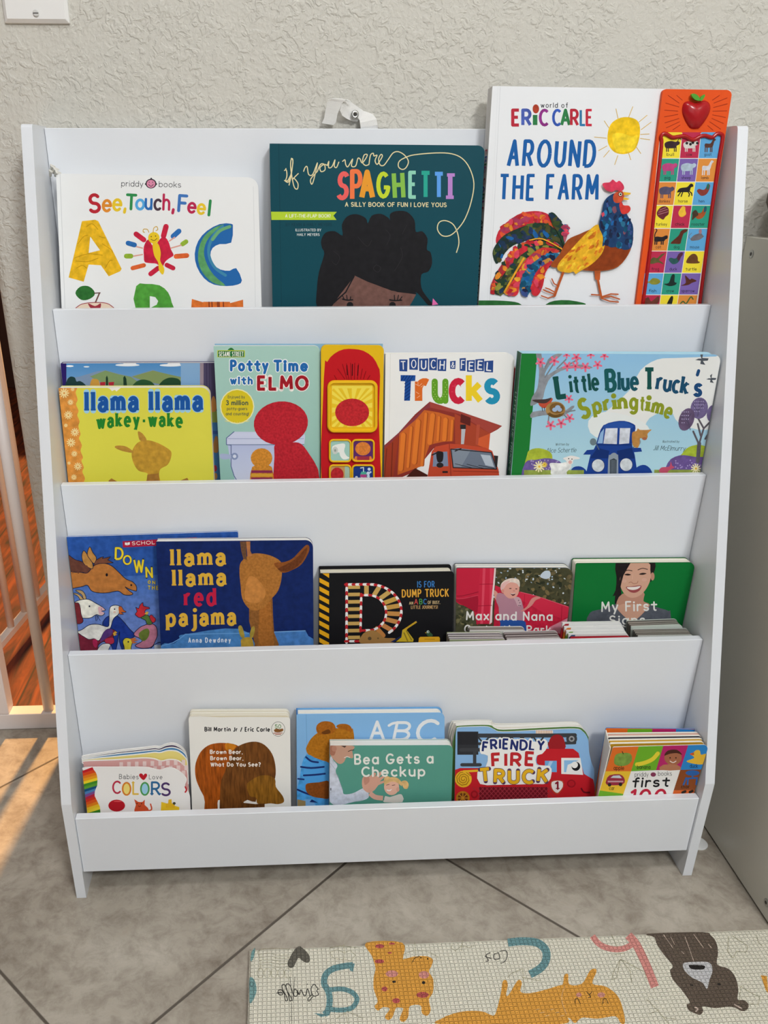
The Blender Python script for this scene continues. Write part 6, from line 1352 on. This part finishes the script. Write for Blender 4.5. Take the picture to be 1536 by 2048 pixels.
F16 = lambda s, n=4: [(880 + x / 2.743, 1420 + y / 2.743) for x, y in spline(pp(s), False, n)]
b = Book('board_book', 'board book cut to the shape of a red fire engine with a grey ladder', 3, (911, 1462), (1150, 1460), (909, 1597), (1176, 1590), -.240, .09, .003, '8cb8e4', npg=1, page='e6e4dc', ct=.0012, edge='e4e2dc',
         outline=shaped(F16('86,140 90,110 102,96 180,92 262,92 300,108 345,120 560,110 740,104 785,120 812,160 818,230 832,290 846,330 842,400 828,440 815,465')))
A = b.art.frame(880, 1420, 2.743)
DGY = '3f4146'
A.rect(525, 112, 620, 130, 'e6ddd2'); A.lines([f'{530 + 9 * k},112 {530 + 9 * k},130' for k in range(10)], 4, 'd9a98e')
A.line('205,140 560,140 740,138', 22, DGY); A.line('210,185 560,185 740,180', 16, DGY); A.line('210,150 240,185 270,145 300,185 330,145 360,185 390,145 420,185 450,145 480,185 510,145 540,185 570,145', 9, DGY); A.ell(722, 158, 30, 30, DGY); A.ell(722, 158, 16, 16, '9a9ca0'); A.ell(722, 158, 8, 8, DGY)
A.rect(95, 118, 210, 245, '33353a'); A.rect(100, 124, 205, 190, '2a2b30'); A.line('115,218 240,218', 20, DGY); A.line('190,225 190,300', 18, DGY); A.line('120,300 220,300', 18, DGY)
A.poly('598,215 600,165 620,140 650,134 675,150 685,180 684,215', '9c1f26', 2)
RE = 'c4222c'
A.poly('70,600 75,330 110,318 560,318 530,290 530,262 545,225 580,212 730,212 760,235 775,300 790,350 840,380 850,430 850,600', RE, 0)
A.rect(575, 278, 640, 340, '6fa9dc'); A.poly('580,330 600,280 620,280 590,340', 'a9cdee'); A.poly('665,262 770,262 785,355 665,350', 'f0f0ee'); A.poly('680,275 760,275 772,345 680,340', '8ec0ea'); A.poly('700,300 760,275 772,345 690,345', 'f0f0ee')
A.ell(745, 308, 24, 25, '1c1c20'); A.ell(738, 300, 18, 18, 'f4f4f2'); A.line('775,430 790,450 820,452', 9, '6a1420', 4); A.ell(720, 403, 24, 22, '9a1a24'); A.ell(720, 403, 16, 15, RE); A.dots([(712 + 8 * i, 396 + 8 * j) for i in range(3) for j in range(3)], 2, '8a1822')
A.poly('215,422 590,422 590,600 215,600', '6e1622'); A.lines([f'{x},425 {x - 60},490' for x in range(240, 640, 24)] + [f'{x},425 {x + 60},490' for x in range(180, 590, 24)], 4, 'a03440')
A.ell(128, 378, 46, 46, 'e8b62c'); A.line([(128 + (6 + t_ * 1.6) * cos(t_ * .8), 378 + (6 + t_ * 1.6) * sin(t_ * .8)) for t_ in range(0, 24)], 5, 'a8781c'); A.line('130,336 205,332', 12, 'e8b62c'); A.ell(125, 482, 38, 38, 'b8781c'); A.ell(125, 482, 28, 28, '6a3a1c'); A.lines(['125,450 125,510', '95,482 155,482', '105,462 145,502', '105,502 145,462'], 5, 'c8882c'); A.ell(188, 462, 20, 22, '9a1a24'); A.ell(188, 462, 12, 13, 'b8242e')
# sticker style title
A.poly('218,215 230,180 330,155 470,165 560,178 585,165 590,200 560,240 530,250 530,300 600,305 612,345 590,400 520,405 320,410 220,405 205,340 250,310 262,250 225,240', 'f2f2f0', 2)
A.txt('FRIENDLY', 230, 222, 50, 345, .24, '24306e', cap=0, jig=[(4, 6), (-8, -4), (-12, 0), (-12, 3), (-6, 6), (-6, 2), (-6, 6), (-4, 4)], out=('f2f2f0', 6)); A.txt('FIRE', 278, 305, 66, 245, .26, 'bf2a30', cap=0, jig=[(2, -3), (0, 0), (0, 2), (-6, 3)], out=('f2f2f0', 6)); A.txt('TRUCK', 212, 395, 66, 385, .27, 'e8b424', cap=0, jig=[(-4, -6), (0, 2), (2, 0), (2, 2), (-6, 6)], out=('5a3a5a', 3))
A.poly('608,390 640,382 675,388 678,420 660,450 642,462 620,448 606,420', 'c04a34', 2); A.poly('613,394 640,387 670,392 673,420 656,444 642,454 624,443 612,420', 'efede8', 2); A.txt('1', 628, 432, 38, 24, .26, '8a2030', slab=.6)
mb = MB()
for k, s in enumerate(('70,175 88,100 110,86 265,82 300,98 350,108 560,98 740,92 790,110 815,150', '60,160 80,92 110,78 265,74 295,88 340,95 560,88 735,82 780,96 808,140', '52,140 70,80 100,70 268,66 290,80 330,88 560,80 725,74 775,88 800,130')):
    P_ = Plane(-.240 + .0045 + .0042 * k, ony(911, 1462, -.240).z, .09); o = [P_.P(*p) for p in F16(s)]
    o += [Vector((o[-1].x + .01, o[-1].y, .1)), Vector((o[0].x + .002, o[0].y, .1))]; mb.slab(o, b.N, 0, .0034, ['5f8a4a', 'e6ddd0', 'd8d2c4'][k], 'e6e4dd')
b.pages = mb; b.backmb = MB(); P_ = Plane(-.240 + .0172, ony(911, 1462, -.240).z, .09); o = [P_.P(*p) for p in F16('44,130 60,70 95,60 270,57 290,70 330,76 560,72 725,66 770,80 795,120')]; o += [Vector((o[-1].x + .01, o[-1].y, .1)), Vector((o[0].x + .002, o[0].y, .1))]
b.backmb.slab(o, b.N, 0, .0016, 'e0ddd4', 'dedbd2'); b.done()

b = Book('board_book', 'thick board book with a grid of coloured pictures, right on the bottom tier', 3, (1226, 1494), (1424, 1489), (1196, 1592), (1390, 1587), -.2755, -.06, .002, 'f0eeec', (4, 8), npg=1, page='e9e4d8', ct=.0010, edge='dcd8d0', yw=.0)
A = b.art.frame(880, 1420, 2.743)
def cell(q, c): A.poly(q, c)
cell('945,205 1090,200 1048,336 905,336', 'e0702a'); cell('1090,200 1225,196 1185,330 1048,336', '6fb02c'); cell('1225,196 1362,192 1318,328 1185,330', 'b8286a'); cell('1362,192 1510,186 1460,325 1318,328', '2f86cc')
cell('905,336 1048,336 1005,465 870,452', 'eabf34'); cell('870,440 1005,460 985,560 830,560', '6fb02c'); cell('1318,328 1462,325 1420,438 1282,440', '8c4a24'); cell('1282,440 1420,438 1400,560 1250,560', 'd9642a')
A.poly('955,275 965,245 1000,235 1045,240 1052,275 1030,300 990,308 960,298', '7a9a44', 3, mat=1); A.line('1005,240 1000,228', 5, '4a3a20'); A.txt('apple', 952, 328, 22, 58, .16, '2a1e14'); A.line('1080,298 1120,290 1165,270 1195,238', 22, 'e6d23a', 4); A.txt('banana', 1080, 322, 20, 74, .16, '2a1e14')
A.ell(1278, 262, 48, 40, 'a86a4c'); A.poly('1230,250 1250,222 1300,218 1328,245 1300,236 1260,240', '4a2a20', 3); A.poly('1205,328 1225,300 1300,300 1320,328', 'b87a5a', 2); A.dots(((1262, 262), (1294, 262)), 4, '2a1814'); A.line('1262,280 1278,288 1294,280', 5, 'efe0d8', 4)
A.poly('1372,240 1390,232 1405,220 1425,222 1432,245 1460,240 1468,270 1440,298 1380,292 1352,280 1395,262', 'e8b93a', 3); A.poly('1370,238 1392,232 1394,246 1376,248', 'c8562a'); A.txt('duck', 1370, 316, 20, 44, .16, '1c2a4a')
A.poly('912,385 930,358 985,352 1010,372 1012,398 985,412 915,410', '9c2f44', 2); A.poly('935,372 950,360 985,358 998,374', 'c9d2da'); A.dots(((930, 410), (990, 408)), 10, '2a2226'); A.rect(920, 388, 1005, 396, 'c8a0a8'); A.txt('car', 928, 438, 20, 30, .16, '2a1e14')
A.ell(1385, 345, 38, 15, '2f62a8'); A.lines(['1350,372 1335,410', '1352,375 1410,372', '1360,375 1358,408', '1410,372 1405,408', '1385,355 1385,372'], 9, '2f62a8'); A.txt('chair', 1322, 428, 18, 48, .16, '2a1e14')
A.txt('priddy', 1068, 365, 24, 76, .1, '2f2f33', rot=-.5); A.ell(1170, 354, 15, 12, '8a3a5a'); A.txt('books', 1196, 360, 24, 76, .1, '2f2f33', rot=-.5)
A.txt('first', 1050, 422, 48, 210, .2, '17171a', shear=.12, rot=-1.5); A.txt('100', 1035, 500, 60, 205, .24, 'c01f3c', shear=.12, rot=-.5); A.lines(['1330,452 1345,446', '1370,450 1385,444'], 14, '2a2018')
mb = MB()
PGS = ['e8e2d4', 'c89a2c', 'eae4d8', '2a2a34', 'ece6da', 'd8a898', 'e9e3d6', '3f6a4c', 'ece6dc']
TLp, TRp = (1222, 1489), (1412, 1485)
for k in range(7):
    f = k / 6; P_ = Plane(-.2755 + .0045 + .0040 * k, ony(1226, 1494, -.2755).z, -.06 + .10 * f)
    tl, tr = (1221 - 6 * f, 1488 - 20 * f), (1411 - 6 * f, 1484 - 18 * f)
    o = [P_.P(*p) for p in rounded([tl, tr, (1385, 1600), (1192, 1605)], {0: 3, 1: 8})]; mb.slab(clampx(o), P_.N, 0, .0031, PGS[(k + 1) % 9], PGS[k % 9])
b.pages = mb
b.backmb = MB(); P_ = Plane(-.2385, ony(1226, 1494, -.2755).z, .07)
o = [P_.P(*p) for p in rounded([(1212, 1456), (1404, 1458), (1385, 1600), (1186, 1605)], {0: 3, 1: 8})]; o = clampx(o); b.backmb.slab(o, P_.N, 0, .0014, 'e07a2c', '2f86cc')
a = Art(P_, [px(p) for p in clampx(o)]); a.frame(880, 1420, 2.743); a.poly('910,92 1030,104 1025,140 900,140', 'e0702a'); a.poly('1030,104 1165,104 1160,140 1025,140', '6fb02c'); a.poly('1165,104 1295,104 1292,140 1160,140', 'b8286a'); a.poly('1295,104 1430,108 1436,140 1292,140', '2f86cc'); a.bake(b.backmb)
# the torn white spine
ms = MB()
o0 = [b.pl.P(*p) for p in ((1222, 1496), (1196, 1600))]; o1 = [P_.P(*p) for p in ((1213, 1460), (1192, 1600))]
ms.add([o0[0], o1[0], o1[1], o0[1], o0[0] + Vector((-.0014, 0, 0)), o1[0] + Vector((-.0014, 0, 0)), o1[1] + Vector((-.0014, 0, 0)), o0[1] + Vector((-.0014, 0, 0))], [(0, 1, 2, 3), (7, 6, 5, 4), (0, 4, 5, 1), (1, 5, 6, 2), (2, 6, 7, 3), (3, 7, 4, 0)], 'e6e1d8')
ms.build('spine', None, b.root)
b.done()
